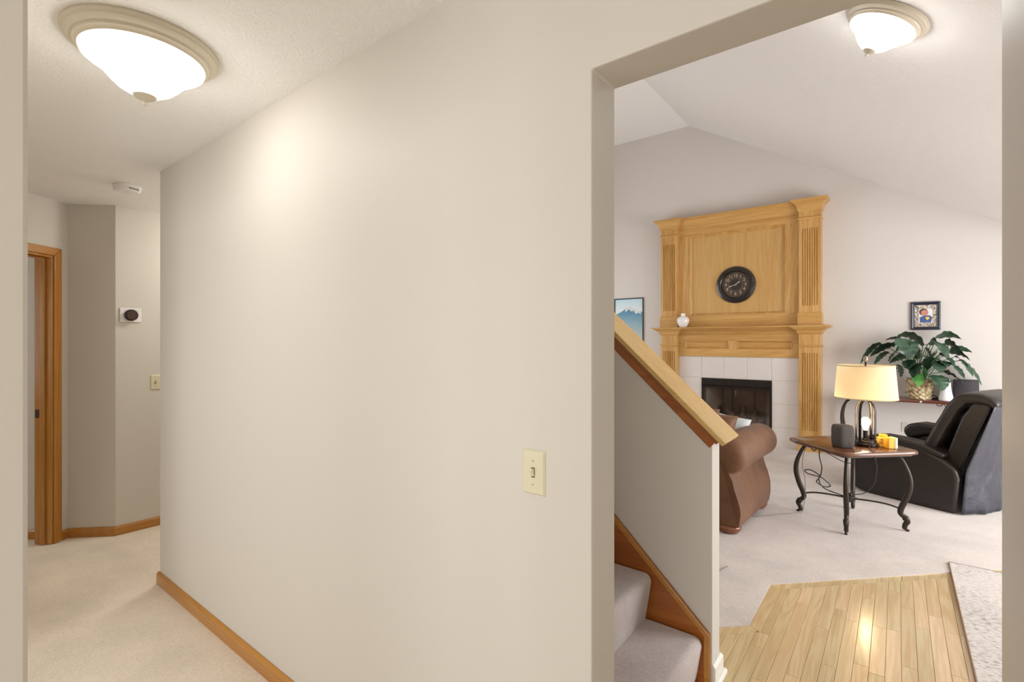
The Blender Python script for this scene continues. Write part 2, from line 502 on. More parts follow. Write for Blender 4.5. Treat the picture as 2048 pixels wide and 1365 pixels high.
# door lining, stop, casing
door = bpy.data.objects.new('door_1', None); C.objects.link(door); struct(door)
JT = 0.018
bm = B(); prism(bm, [(DS0, 0.001), (DS0 + JT, 0.001), (DS0 + JT, DH - JT), (DS1 - JT, DH - JT), (DS1 - JT, 0.001), (DS1, 0.001), (DS1, DH), (DS0, DH)], AF, -0.003, 0.118)
obj('jamb', bm, M['trim_z'], door, bevel=0.002)
bm = B(); prism(bm, [(DS0 + JT, 0.001), (DS0 + JT + 0.012, 0.001), (DS0 + JT + 0.012, DH - JT - 0.012), (DS1 - JT - 0.012, DH - JT - 0.012), (DS1 - JT - 0.012, 0.001), (DS1 - JT, 0.001), (DS1 - JT, DH - JT), (DS0 + JT, DH - JT)], AF, 0.036, 0.072)
obj('door_stop', bm, M['trim_z'], door, bevel=0.003)
CW = 0.057
bm = B(); prism(bm, [(DS0 + 0.004 - CW, 0.001), (DS0 + 0.004, 0.001), (DS0 + 0.004, DH - 0.004), (DS0 + 0.004 - CW, DH - 0.004 + CW)], AF, -0.016, -0.0005)
obj('casing', bm, M['trim_z'], door, bevel=0.005, seg=3)
bm = B(); prism(bm, [(DS1 - 0.004 + CW, 0.001), (DS1 - 0.004, 0.001), (DS1 - 0.004, DH - 0.004), (DS1 - 0.004 + CW, DH - 0.004 + CW)], AF, -0.016, -0.0005)
obj('casing', bm, M['trim_z'], door, bevel=0.005, seg=3)
bm = B(); prism(bm, [(DS0 + 0.004, DH - 0.004), (DS1 - 0.004, DH - 0.004), (DS1 - 0.004 + CW, DH - 0.004 + CW), (DS0 + 0.004 - CW, DH - 0.004 + CW)], AF, -0.016, -0.0005)
obj('casing', bm, M['trim_x'], door, bevel=0.005, seg=3)
bm = B(); prism(bm, [(0.082, 0.895), (0.112, 0.895), (0.112, 0.955), (0.082, 0.955)], lambda u, v, w: (Apt(w, u)[0], Apt(w, u)[1], v), DS0 + JT - 0.001, DS0 + JT + 0.0015)
sp = obj('strike_plate', bm, mat('dark_brass', srgb(92, 66, 38), 0.35, 0.8), door)
bm = B(); prism(bm, [(0.091, 0.908), (0.103, 0.908), (0.103, 0.942), (0.091, 0.942)], lambda u, v, w: (Apt(w, u)[0], Apt(w, u)[1], v), DS0 + JT + 0.001, DS0 + JT + 0.002)
obj('latch_hole', bm, M['dark'], sp)
# room behind the doorway
struct(obj('wall_bedroom_back', box(B(), -7.1, -7.0, -1.6, 3.0, 0, CEIL + 0.05), M['paint']))
struct(obj('wall_bedroom_side', box(B(), -7.0, -4.95, 1.45, 1.55, 0, CEIL + 0.05), M['paint']))
bm = B()
for a in ((-7.0, -6.6, 0, CEIL + .05), (-5.2, -4.43, 0, CEIL + .05), (-6.6, -5.2, 0, 0.9), (-6.6, -5.2, 2.1, CEIL + .05)):
    box(bm, a[0], a[1], -1.6, -1.5, a[2], a[3])
struct(obj('wall_bedroom_front', bm, M['paint']))
struct(obj('wall_bedroom_angle', prism(B(), [Apt(0.03, 0.1185), Apt(0.03, 2.6), Apt(-0.06, 2.6), Apt(-0.06, 0.1185)], XY, 0, CEIL + 0.05), M['paint']))
struct(obj('baseboard_bedroom_angle', sweep(B(), [Apt(0.03, 2.6), Apt(0.03, 0.119)], [(0.0005, 0.001), (0.013, 0.001), (0.013, 0.055), (0.006, 0.068), (0.0005, 0.068)]), M['trim_x']))
struct(obj('wall_bedroom_right', box(B(), -4.42, -4.32, -1.6, NEY - 0.131, 0, CEIL + 0.05), M['paint']))
struct(obj('baseboard_bedroom', box(B(), -6.999, -6.986, -1.5, 1.45, 0.001, 0.09), M['trim_y']))
# entry space behind the camera
wb = [(NEX - 0.13, 0), (2.1, 0), (2.1, CEIL + 0.05), (NEX - 0.13, CEIL + 0.05)]
bm = B()
WX0, WX1, WZ0, WZ1 = -0.4, 1.6, 0.6, 2.15
for a in ((NEX - 0.13, WX0, 0, CEIL + .05), (WX1, 2.2, 0, CEIL + .05), (WX0, WX1, 0, WZ0), (WX0, WX1, WZ1, CEIL + .05)):
    box(bm, a[0], a[1], -2.57, -2.45, a[2], a[3])
struct(obj('wall_entry', bm, M['paint']))
struct(obj('wall_entry_right', box(B(), 2.1, 2.2, -2.45, WY1, 0, CEIL + 0.05), M['paint']))
def window(name, fn, a0, a1, z0, z1, depth):
    w = bpy.data.objects.new(name, None); C.objects.link(w); struct(w)
    t = 0.05
    bm = B()
    prism(bm, [(a0, z0), (a0 + t, z0), (a0 + t, z1), (a0, z1)], fn, depth[0], depth[1])
    prism(bm, [(a1 - t, z0), (a1, z0), (a1, z1), (a1 - t, z1)], fn, depth[0], depth[1])
    prism(bm, [(a0 + t, z0), (a1 - t, z0), (a1 - t, z0 + t), (a0 + t, z0 + t)], fn, depth[0], depth[1])
    prism(bm, [(a0 + t, z1 - t), (a1 - t, z1 - t), (a1 - t, z1), (a0 + t, z1)], fn, depth[0], depth[1])
    mid = (a0 + a1) / 2
    prism(bm, [(mid - t / 2, z0 + t), (mid + t / 2, z0 + t), (mid + t / 2, z1 - t), (mid - t / 2, z1 - t)], fn, depth[0], depth[1])
    obj('window_frame', bm, M['white'], w)
window('window_added_bedroom', XZ, -6.6, -5.2, 0.9, 2.1, (-1.58, -1.52))  # invented bedroom window, opening for the added light
window('window_added_side_room', XZ, -3.05, -1.25, 0.65, 2.15, (-1.58, -1.52))  # invented window of the added side room
window('window_added_entry', XZ, WX0, WX1, WZ0, WZ1, (-2.54, -2.48))  # invented window behind the camera, opening for the entry fill

# living room walls
def gable(x0, x1):
    pts = [(x0, 0), (x1, 0), (x1, roof(x1) + 0.1)]
    if x0 < EAVE < x1: pts.append((EAVE, CEIL + 0.1))
    if x0 < RIDX < x1: pts.append((RIDX, RIDZ + 0.1))
    pts.append((x0, roof(x0) + 0.1))
    return pts
FX0, FX1, FZ1 = -2.285, -1.352, 0.895
bm = B()
prism(bm, gable(LX, FX0), XZ, LW, LW + 0.12)
prism(bm, gable(FX1, RX), XZ, LW, LW + 0.12)
prism(bm, [(FX0, FZ1), (FX1, FZ1), (FX1, roof(FX1) + .1), (FX0, roof(FX0) + .1)], XZ, LW, LW + 0.12)
struct(obj('wall_fireplace', bm, M['paint_liv']))
bm = B()
for a in ((2.9, 3.9, 0, 4.9), (6.7, LW + .12, 0, 4.9), (3.9, 6.7, 0, 0.8), (3.9, 6.7, 2.7, 4.9)):
    box(bm, LX - 0.12, LX, a[0], a[1], a[2], a[3])
struct(obj('wall_living_left', bm, M['paint_liv']))
window('window_added_living_left', YZ, 3.9, 6.7, 0.8, 2.7, (LX - 0.09, LX - 0.03))  # invented window, lets the added light reach the slope
bm = B()
for a in ((2.4, 3.35, 0, CEIL + .05), (6.35, LW + .12, 0, CEIL + .05), (3.35, 6.35, 0, 0.1), (3.35, 6.35, 2.15, CEIL + .05)):
    box(bm, RX, RX + 0.12, a[0], a[1], a[2], a[3])
struct(obj('wall_living_right', bm, M['paint_liv']))
window('window_2', YZ, 3.35, 6.35, 0.1, 2.15, (RX + 0.03, RX + 0.09))
struct(obj('wall_living_front', box(B(), 0.416, RX, 2.4, 2.525, 0, CEIL + 0.9), M['paint']))
struct(obj('wall_foyer_right', prism(B(), [(0.30, WY1 + 0.0005), (0.415, WY1 + 0.0005), (0.415, 2.525), (0.30, 2.525)], XY, 0, 3.2), M['paint'], bevel=0.01, seg=3))
# ceilings
struct(obj('ceiling_hall', box(B(), -7.1, 2.2, -2.57, WY0 + 0.001, CEIL, CEIL + 0.1), M['ceil']))
struct(obj('ceiling_corridor', box(B(), -7.1, HX + 0.001, WY0 + 0.001, 3.0, CEIL, CEIL + 0.1), M['ceil']))
struct(obj('ceiling_vault', prism(B(), [(LX - .1, RIDZ), (RIDX, RIDZ), (EAVE, CEIL), (RX + .12, CEIL), (RX + .12, CEIL + .2), (EAVE + .1, CEIL + .2), (RIDX + .05, RIDZ + .2), (LX - .1, RIDZ + .2)], XZ, WY1 - 0.001, LW + 0.119), M['ceil_smooth']))

# ------------------------------------------------------------------ baseboards
def bb(h, t): return [(0.0005, 0.001), (t, 0.001), (t, h - 0.014), (t * 0.55, h - 0.004), (t * 0.35, h), (0.0005, h)]
struct(obj('baseboard_hall', sweep(B(), [(HX, 2.9), (HX, WY0), (DX0 - 0.0, WY0)], bb(0.072, 0.014)), M['trim_x']))
struct(obj('baseboard_corridor', sweep(B(), [Apt(DS0 + 0.004 - CW - 0.001, 0), tuple(PAB), tuple(PBC), (PBC.x, 2.9)], bb(0.068, 0.014)), M['trim_y']))
struct(obj('baseboard_near', sweep(B(), [(NEX, -2.45), (NEX, NEY), (NEX - 0.44, NEY)], bb(0.072, 0.014)), M['trim_y']))
struct(obj('baseboard_living', sweep(B(), [(-0.66, LW), (RX, LW)], bb(0.085, 0.014)), M['white']))
struct(obj('baseboard_living_left', sweep(B(), [(LX, LW), (-2.93, LW)], bb(0.085, 0.014)), M['white']))

# ------------------------------------------------------------------ stair, half wall, cap
TAN = 0.94; CA = 1 / math.sqrt(1 + TAN * TAN); SA = TAN * CA
CX0, CZ0 = -0.540, 1.030
HWX = -0.607; HY0, HY1 = 2.130, 2.236
def capz(x): return CZ0 + TAN * (CX0 - x)
under = 0.022 / CA
half = [(HWX, 0), (HWX, capz(HWX) - under), (HX + 0.121, capz(HX + 0.121) - under), (HX + 0.121, 0)]
wall_stair = struct(obj('wall_stair', prism(B(), half, XZ, HY0, HY1), M['paint'], bevel=0.003))
def slope_fn(u, v, w):     # u along slope (up), v normal to slope, w world y
    return (CX0 - CA * u + SA * v, w, CZ0 + SA * u + CA * v)
LEN = 3.6
def slope_piece(name, prof, u0, u1, m_, bev=0.0):
    """prof polygon in (y, n); extruded along slope"""
    bm = B()
    prism(bm, prof, lambda a, b, w: slope_fn(w, b, a), u0, u1)
    return obj(name, bm, m_, wall_stair, bevel=bev, seg=3)
cap_mat = wood('cap_oak', srgb(220, 184, 116), srgb(198, 154, 84), 'x', rough=0.35, coat=0.3, contrast=0.8)
slope_piece('cap_board', [(2.075, -0.021), (2.291, -0.021), (2.291, 0), (2.075, 0)], 0, LEN, cap_mat, 0.004)
for s_ in (0, 1):
    def my(y): return y if s_ == 0 else (HY0 + HY1) - y
    slope_piece('apron_moulding', [(my(2.1295), -0.022), (my(2.092), -0.022), (my(2.094), -0.031), (my(2.106), -0.043), (my(2.1295), -0.047)], 0.022, LEN, M['pine'], 0.0)
    slope_piece('apron_board', [(my(2.1295), -0.0215), (my(2.115), -0.0215), (my(2.115), -0.072), (my(2.118), -0.078), (my(2.1295), -0.078)], 0.03, LEN, M['pine'], 0.002)
# white base moulding round the end of the half wall
struct(obj('baseboard_stair', sweep(B(), [(-0.62, HY0), (HWX, HY0), (HWX, HY1), (-3.3, HY1)][::1][::-1][::-1] if False else [(-3.3, HY1), (HWX, HY1), (HWX, HY0)][::-1], bb(0.09, 0.013)), M['white']))
struct(obj('trim_1', sweep(B(), [(HWX + 0.0135, HY0), (HWX + 0.0135, HY1 + 0.0135), (-3.3, HY1 + 0.0135)], [(0.0, 0.001), (0.013, 0.001), (0.012, 0.014), (0.007, 0.021), (0.0, 0.023)]), M['white']))

RISE, RUN, NX = 0.203, 0.218, -0.640
stair = thing('staircase', 'carpeted staircase rising behind the hall wall beside the sloped half wall', 'staircase', (NX, 1.64, 0))
for k in range(12):
    zt = RISE * (k + 1); zb = RISE * k if k else 0.001
    xn = NX - RUN * k
    r_ = 0.034
    zlo = zb - 0.02 if k else zb
    xback = max(xn - RUN - 0.09, HX + 0.125)
    prof = [(xback, zlo), (xn - 0.03, zlo)]
    prof += [(xn - 0.018, zb + 0.05), (xn - 0.006, zt - 0.075)]
    for a in range(0, 91, 15):
        t = math.radians(a)
        prof.append((xn - r_ + r_ * math.cos(t), zt - r_ + r_ * math.sin(t)))
    prof += [(xback, zt)]
    bm = B(); prism(bm, prof, XZ, WY1 + 0.001, 2.1105)
    o = obj('step', bm, M['carpet_stair'], stair, world_of=(NX, 1.64, 0), bevel=0.012)
    auto_smooth(o, 50)
# skirt board with bead
ZS = lambda x: 0.243 + 0.94 * (NX - x)
skx = -0.613
pl = [(skx, 0.001), (skx, ZS(skx)), (-3.2, ZS(-3.2)), (-3.2, ZS(-3.2) - 0.34), (skx - 0.2, 0.001)]
skirt = obj('skirt_board', prism(B(), pl, XZ, 2.117, 2.1295), M['pine'], stair, world_of=(NX, 1.64, 0), bevel=0.002)
bm = B()
d_ = 0.024
prism(bm, [(skx, 0.001), (skx, ZS(skx)), (-3.2, ZS(-3.2)), (-3.2, ZS(-3.2) - d_ / CA), (skx - d_, ZS(skx - d_) - d_ / CA * 0.98), (skx - d_, 0.001)], XZ, 2.111, 2.118)
obj('skirt_bead', bm, M['trim_x'], skirt, world_of=(NX, 1.64, 0), bevel=0.003)

# ------------------------------------------------------------------ flush ceiling lights
def ceiling_light(label, loc, rot, glow):
    t = thing('ceiling_light', label, 'ceiling light', loc, rot, 'flush ceiling lights')
    k = 1.0
    bm = B(); lathe(bm, [(0.0, 0.0), (0.218, 0.0), (0.218, -0.006), (0.212, -0.012), (0.211, -0.018), (0.200, -0.026), (0.190, -0.030), (0.188, -0.036), (0.180, -0.041), (0.176, -0.048), (0.168, -0.050), (0.0, -0.050)], 64)
    o = obj('rim', bm, M['nickel'], t); auto_smooth(o, 30)
    bm = B(); lathe(bm, [(0.172, -0.0505), (0.172, -0.057), (0.163, -0.064), (0.146, -0.073), (0.129, -0.086), (0.114, -0.103), (0.098, -0.122), (0.078, -0.141), (0.054, -0.155), (0.03, -0.163), (0.0, -0.165)], 64)
    obj('glass_bowl', bm, glow, t, smooth=True)
    bm = B(); lathe(bm, [(0.0, -0.163), (0.032, -0.163), (0.034, -0.168), (0.026, -0.176), (0.014, -0.182), (0.008, -0.186), (0.008, -0.192), (0.006, -0.199), (0.0, -0.202)], 32)
    o = obj('finial', bm, M['nickel'], t); auto_smooth(o, 50)
    return t
ceiling_light('frosted glass flush light with beige rim on the low hall ceiling', (-2.02, 0.557, CEIL - 0.001), (0, 0, 0), M['glow'])
BETA = math.atan(SL)
lz = roof(-0.045)
ceiling_light('frosted glass flush light with beige rim on the sloped ceiling', (-0.045 - 0.001, 3.565, lz - 0.002), (0, BETA, 0), M['glow2'])
glow3 = emit('corridor_fill_glow', (1.0, 0.965, 0.92, 1), LAMP * 3.0)  # glow of the added corridor lamp
ceiling_light('added flush light around the corner of the side corridor, out of sight', (-4.0, 1.95, CEIL - 0.001), (0, 0, 0), glow3)  # unseen lamp added to brighten the far end of the hall

# smoke detector
t = thing('smoke_detector', 'white smoke detector on the hall ceiling beyond the flush light', 'smoke detector', (-3.92, 0.985, CEIL - 0.001), (0, 0, math.radians(20)))
bm = B()
def sq(r, z, a): 
    e = 3.2
    return r / ((abs(math.cos(a)) ** e + abs(math.sin(a)) ** e) ** (1 / e))
lathe(bm, [(0, 0), (0.066, 0), (0.067, -0.012), (0.064, -0.014), (0.064, -0.030), (0.056, -0.040), (0.03, -0.042), (0, -0.042)], 48, rmod=sq)
o = obj('cover', bm, M['plastic_white'], t); auto_smooth(o, 35)
bm = B()
for k in range(3): box(bm, 0.062, 0.0655, -0.03, 0.03, -0.022 - k * 0.004, -0.0205 - k * 0.004)
obj('vent_slot', bm, M['dark'], t)
bm = B(); lathe(bm, [(0, -0.041), (0.008, -0.041), (0.008, -0.045), (0, -0.045)], 16, 0.03, -0.02)
obj('test_button', bm, M['plastic_white'], t)

# thermostat on wall C  (faces +x)
def on_wall_x(name, label, cat, x, y, z):
    return thing(name, label, cat, (x, y, z), (0, 0, PI / 2))    # local -y points to world +x
t = on_wall_x('thermostat', 'round dark dial thermostat on a white rectangular plate', 'thermostat', PBC.x + 0.0005, 1.165, 1.632)
bm = B(); box(bm, -0.066, 0.066, -0.008, 0, -0.053, 0.053)
obj('back_plate', bm, M['plastic_white'], t, bevel=0.006, seg=3)
def dial(prof): 
    bm = B(); lathe(bm, prof, 40)
    bmesh.ops.rotate(bm, verts=bm.verts[:], cent=(0, 0, 0), matrix=Matrix.Rotation(PI / 2, 3, 'X'))
    return bm
o = obj('dial', dial([(0, 0.007), (0.036, 0.007), (0.042, 0.012), (0.042, 0.030), (0.039, 0.034), (0, 0.034)]), mat('bronze_dial', srgb(52, 42, 36), 0.3, 0.6), t); auto_smooth(o, 40)
o = obj('display', dial([(0, 0.0335), (0.033, 0.0335), (0.031, 0.0355), (0, 0.036)]), mat('dial_glass', srgb(60, 34, 24), 0.1, coat=0.6), t); auto_smooth(o, 40)

# toggle switches
def switch(label, loc, rotz):
    t = thing('light_switch', label, 'light switch', loc, (0, 0, rotz), 'toggle light switches')
    bm = B()
    a, b = 0.035, 0.0572
    lo = [(-a, 0, -b), (a, 0, -b), (a, 0, b), (-a, 0, b)]
    c_ = 0.005
    hi = [(-a + c_, -0.006, -b + c_), (a - c_, -0.006, -b + c_), (a - c_, -0.006, b - c_), (-a + c_, -0.006, b - c_)]
    v0 = [bm.verts.new(p) for p in lo]; v1 = [bm.verts.new(p) for p in hi]
    bm.faces.new(v1); bm.faces.new(v0[::-1])
    for i in range(4): bm.faces.new((v0[i], v0[(i + 1) % 4], v1[(i + 1) % 4], v1[i]))
    pl_ = obj('plate', bm, M['ivory'], t, bevel=0.001)
    for z in (0.030, -0.030):
        s_ = obj('screw', dial([(0, 0.0055), (0.0034, 0.0055), (0.003, 0.0072), (0, 0.0074)]), M['ivory'], t, smooth=True)
        s_.location = (0, 0, z)
        bm = B(); box(bm, -0.0025, 0.0025, -0.0078, -0.0070, -0.0005, 0.0005)
        obj('screw_slot', bm, M['dark'], s_)
    bm = B(); box(bm, -0.0052, 0.0052, -0.0064, -0.0055, -0.0125, 0.0125)
    obj('toggle_slot', bm, M['dark'], t)
    bm = B(); prism(bm, [(-0.0062, -0.0105), (-0.0062, 0.0105), (-0.0175, 0.0122), (-0.0185, 0.0068), (-0.0085, -0.008)], lambda u, v, w: (w, u, v), -0.0044, 0.0044)
    obj('toggle', bm, M['ivory'], t, bevel=0.001)
    return t
switch('ivory toggle light switch on the long hall wall beside the opening', (-0.727, WY0 - 0.0005, 1.105), 0)
switch('ivory toggle light switch below the thermostat, half hidden by the hall wall corner', (PBC.x + 0.0005, 1.325, 1.118), PI / 2)

# ------------------------------------------------------------------ fireplace
FP = (-1.815, LW, 0)
fp = thing('fireplace', 'tall golden oak fireplace surround with fluted pilasters, cream tile and black firebox', 'fireplace', FP)
def fobj(name, bm, m_, parent=None, **k): return obj(name, bm, m_, parent or fp, world_of=FP, **k)
YP, YM, YT = 7.400, 7.472, 7.492        # pilaster face, frame face, tile face
LP = (-2.865, -2.620); RP = (-1.018, -0.773)
ZM = 1.640                              # mantel top
def pilaster(x0, x1, z0, z1, f0, f1):
    """flat pilaster with real flutes between f0 and f1"""
    bm = B()
    w = x1 - x0; m_ = 0.030; nfl = 7
    pitch = (w - 2 * m_) / nfl
    edges = []
    xs = [(x0, 0)]
    for i in range(nfl):
        a = x0 + m_ + i * pitch
        for q_, dp in ((0.2, 0), (0.24, 0.007), (0.38, 0.011), (0.62, 0.011), (0.76, 0.007), (0.8, 0)):
            xs.append((a + q_ * pitch, dp))
    xs.append((x1, 0))
    zr = [(z0, 0), (f0 - 0.006, 0), (f0 + 0.006, 1), (f1 - 0.006, 1), (f1 + 0.006, 0), (z1, 0)]
    rows = [[(x_, YP + dp * k_, z_) for x_, dp in xs] for z_, k_ in zr]
    R = grid(bm, rows)
    # sides and back
    back = [[bm.verts.new((x0, LW - 0.001, z_)), bm.verts.new((x1, LW - 0.001, z_))] for z_, k_ in zr]
    for i in range(len(zr) - 1):
        bm.faces.new((R[i][0], R[i + 1][0], back[i + 1][0], back[i][0]))
        bm.faces.new((R[i][-1], back[i][1], back[i + 1][1], R[i + 1][-1]))
    bm.faces.new(R[0] + [back[0][1], back[0][0]])
    bm.faces.new(R[-1] + [back[-1][1], back[-1][0]])
    return bm
for (x0, x1) in (LP, RP):
    p1 = fobj('pilaster', pilaster(x0, x1, 0.16, 1.535, 0.275, 1.28), M['oak_z'])
    p2 = fobj('pilaster', pilaster(x0, x1, 1.79, 3.14, 1.90, 2.90), M['oak_z'])
    pth = [(x0, LW - 0.002), (x0, YP), (x1, YP), (x1, LW - 0.002)]
    fobj('neck_band', sweep(B(), pth, [(-0.002, 1.360), (0.004, 1.360), (0.014, 1.368), (0.014, 1.376), (0.006, 1.386), (-0.002, 1.388)]), M['oak_x'], p1)
    fobj('plinth', sweep(B(), pth, [(-0.004, 0.001), (0.014, 0.001), (0.014, 0.15), (0.004, 0.165), (-0.004, 0.165)]), M['oak_x'], p1)
    fobj('neck_band', sweep(B(), pth, [(-0.002, 3.020), (0.004, 3.020), (0.014, 3.030), (0.014, 3.040), (0.006, 3.050), (-0.002, 3.052)]), M['oak_x'], p2)
    bm = sweep(B(), pth, [(-0.004, 1.642), (0.014, 1.642), (0.014, 1.792), (0.008, 1.806), (0.002, 1.812), (-0.004, 1.812)])
    fobj('plinth', bm, M['oak_x'], p2)
    bm = B(); box(bm, x0 + 0.001, x1 - 0.001, YP + 0.003, LW - 0.002, 0.0015, 0.161); fobj('plinth_core', bm, M['oak_x'], p1)
    bm = B(); box(bm, x0 + 0.001, x1 - 0.001, YP + 0.003, LW - 0.002, 1.642, 1.792); fobj('plinth_core', bm, M['oak_x'], p2)
# crown and mantel mouldings with break-outs over the pilasters
brk = [(LP[0], LW - 0.001), (LP[0], YP), (LP[1], YP), (LP[1], YM), (RP[0], YM), (RP[0], YP), (RP[1], YP), (RP[1], LW - 0.001)]
def crown(z0, z1, out):
    h = z1 - z0
    return [(-0.03, z0), (0.004, z0), (0.010, z0 + 0.10 * h), (0.018, z0 + 0.14 * h), (0.022, z0 + 0.34 * h), (0.034, z0 + 0.55 * h), (out * 0.72, z0 + 0.74 * h), (out * 0.78, z0 + 0.80 * h), (out * 0.92, z0 + 0.83 * h), (out, z0 + 0.90 * h), (out, z1), (-0.03, z1)]
cr = fobj('crown_moulding', sweep(B(), brk, crown(3.125, 3.275, 0.085)), M['oak_x'])
bm = B(); prism(bm, [(LP[0], LW - .001), (LP[0], YP), (LP[1], YP), (LP[1], YM), (RP[0], YM), (RP[0], YP), (RP[1], YP), (RP[1], LW - .001)], XY, 3.20, 3.274)
fobj('crown_top', bm, M['oak_x'], cr)
fobj('mantel_moulding', sweep(B(), brk, crown(1.525, 1.622, 0.085)), M['oak_x'])
bm = B()
prism(bm, [(LP[0] - 0.115, LW - 0.001), (LP[0] - 0.115, YP - 0.115), (RP[1] + 0.115, YP - 0.115), (RP[1] + 0.115, LW - 0.001)], XY, 1.621, ZM)
fobj('mantel_shelf', bm, M['oak_x'], bevel=0.004)
# over-mantel: frame boards round a recessed panel
PX0, PX1, PZ0, PZ1 = -2.455, -1.180, 1.815, 3.005
for nm, a, m_ in (('rail', (LP[1], RP[0], PZ1, 3.14), 'oak_x'), ('rail', (LP[1], RP[0], 1.642, PZ0), 'oak_x'),
                  ('stile', (LP[1], PX0, PZ0, PZ1), 'oak_z'), ('stile', (PX1, RP[0], PZ0, PZ1), 'oak_z')):
    bm = B(); box(bm, a[0] + .0005, a[1] - .0005, YM, LW - 0.002, a[2], a[3]); fobj(nm, bm, M[m_])
bm = B(); box(bm, PX0, PX1, YM + 0.028, LW - 0.003, PZ0, PZ1)
fobj('centre_panel', bm, wood('oak_veneer', srgb(212, 172, 110), srgb(188, 142, 78), 'z', fine=0.7, contrast=0.9))
loop = [(PX0, PZ0), (PX1, PZ0), (PX1, PZ1), (PX0, PZ1)]
def frame_mould(x0, x1, z0, z1, prof):
    """prof: (inset, y)"""
    bm = B(); rings = []
    for ins, y in prof:
        rings.append([bm.verts.new(p) for p in ((x0 + ins, y, z0 + ins), (x1 - ins, y, z0 + ins), (x1 - ins, y, z1 - ins), (x0 + ins, y, z1 - ins))])
    for a, b in zip(rings, rings[1:]):
        for i in range(4): bm.faces.new((a[i], a[(i + 1) % 4], b[(i + 1) % 4], b[i]))
    return bm
fobj('panel_moulding', frame_mould(PX0, PX1, PZ0, PZ1, [(0.0, YM + 0.027), (0.0, YM - 0.006), (0.006, YM - 0.008), (0.012, YM + 0.0), (0.026, YM + 0.018), (0.030, YM + 0.0275)]), M['oak_z'])
# frieze with two small recessed panels
FA, FB, FC, FD = -2.520, -1.905, -1.795, -1.105
FZ0, FZT = 1.325, 1.440
bm = B()
for a in ((LP[1], RP[0], FZT, 1.53), (LP[1], RP[0], 1.213, FZ0), (LP[1], FA, FZ0, FZT), (FD, RP[0], FZ0, FZT)):
    box(bm, a[0] + .0005, a[1] - .0005, YM, LW - 0.002, a[2], a[3])
fr = fobj('frieze', bm, M['oak_x'])
bm = B(); box(bm, FB, FC, YM - 0.0005, LW - 0.002, FZ0, FZT); fobj('frieze_stile', bm, M['oak_z'], fr)
for a, b in ((FA, FB), (FC, FD)):
    bm = B(); box(bm, a, b, YM + 0.022, LW - 0.003, FZ0, FZT); fobj('frieze_panel', bm, M['oak_x'], fr)
    fobj('frieze_panel_moulding', frame_mould(a, b, FZ0, FZT, [(0.0, YM + 0.021), (0.0, YM - 0.003), (0.004, YM - 0.003), (0.022, YM + 0.021)]), M['oak_x'], fr)
# tile surround
bm = B()
for a in ((LP[1], FX0, 0.001, 1.213), (FX1, RP[0], 0.001, 1.213), (FX0, FX1, FZ1, 1.213)):
    box(bm, a[0] + .0005, a[1] - .0005, YT + 0.004, LW - 0.001, a[2], a[3])
fobj('grout_bed', bm, M['grout'])
GR = 0.003
xs = [LP[1], FX0, FX0 + (FX1 - FX0) / 3, FX0 + 2 * (FX1 - FX0) / 3, FX1, RP[0]]
tiles = [(xs[i], xs[i + 1], FZ1 + 0.004, 1.212) for i in range(5)]
zz = [0.002, 0.27, 0.583, FZ1 + 0.004]
for i in range(3):
    tiles += [(xs[0], xs[1], zz[i], zz[i + 1]), (xs[4], xs[5], zz[i], zz[i + 1])]
for a in tiles:
    bm = B(); box(bm, a[0] + GR / 2, a[1] - GR / 2, YT, LW - 0.004, a[2] + GR / 2, a[3] - GR / 2)
    fobj('tile', bm, M['tile'], bevel=0.002)
# firebox: black steel face, lining, grate logs, glass doors
fbx = fobj('firebox', None or (lambda bm: (box(bm, FX0 + .002, FX1 - .002, YT - 0.012, LW + .02, FZ1 - 0.115, FZ1 - 0.001), box(bm, FX0 + .002, FX0 + 0.030, YT - 0.012, LW + .02, 0.001, FZ1 - 0.115), box(bm, FX1 - 0.030, FX1 - .002, YT - 0.012, LW + .02, 0.001, FZ1 - 0.115), box(bm, FX0 + 0.03, FX1 - 0.03, YT - 0.012, LW + .02, 0.001, 0.09), bm)[-1])(B()), M['black_metal'], bevel=0.002)
bm = B(); prism(bm, [(YT - 0.012, FZ1 - 0.135), (YT - 0.045, FZ1 - 0.125), (YT - 0.047, FZ1 - 0.118), (YT - 0.012, FZ1 - 0.095)], YZ, FX0 + 0.02, FX1 - 0.02)
fobj('hood', bm, M['black_metal'], fbx)
bm = B()
DB = LW + 0.40
pl = [(FX0 + .03, LW + .02), (FX1 - .03, LW + .02), (FX1 - 0.18, DB), (FX0 + 0.18, DB)]
for a, b in ((0, 3), (3, 2), (2, 1)):
    p_, q_ = pl[a], pl[b]
    v = [bm.verts.new((p_[0], p_[1], 0.06)), bm.verts.new((q_[0], q_[1], 0.06)), bm.verts.new((q_[0], q_[1], FZ1)), bm.verts.new((p_[0], p_[1], FZ1))]
    bm.faces.new(v)
bm.faces.new([bm.verts.new((x_, y_, 0.06)) for x_, y_ in pl])
bm.faces.new([bm.verts.new((x_, y_, FZ1)) for x_, y_ in pl])
o = fobj('lining', bm, M['firebox'], fbx)
sm = o.modifiers.new('solid', 'SOLIDIFY'); sm.thickness = 0.02; sm.offset = 0
for x_ in (FX0 + 0.31, FX0 + 0.62):
    bm = B(); box(bm, x_ - 0.004, x_ + 0.004, DB - 0.02, DB - 0.012, 0.07, FZ1 - 0.02); fobj('lining_joint', bm, M['dark'], fbx)
def log(p, q_, r0, r1, seed):
    rr = random.Random(seed); n = 9
    pts = [Vector(p).lerp(Vector(q_), i / (n - 1)) + Vector((rr.uniform(-.008, .008), rr.uniform(-.008, .008), rr.uniform(-.008, .008))) for i in range(n)]
    bm = B(); tube(bm, pts, [r0 + (r1 - r0) * i / (n - 1) + rr.uniform(-.006, .006) for i in range(n)], 10)
    fobj('log', bm, M['log'], fbx, smooth=True)
cx = (FX0 + FX1) / 2
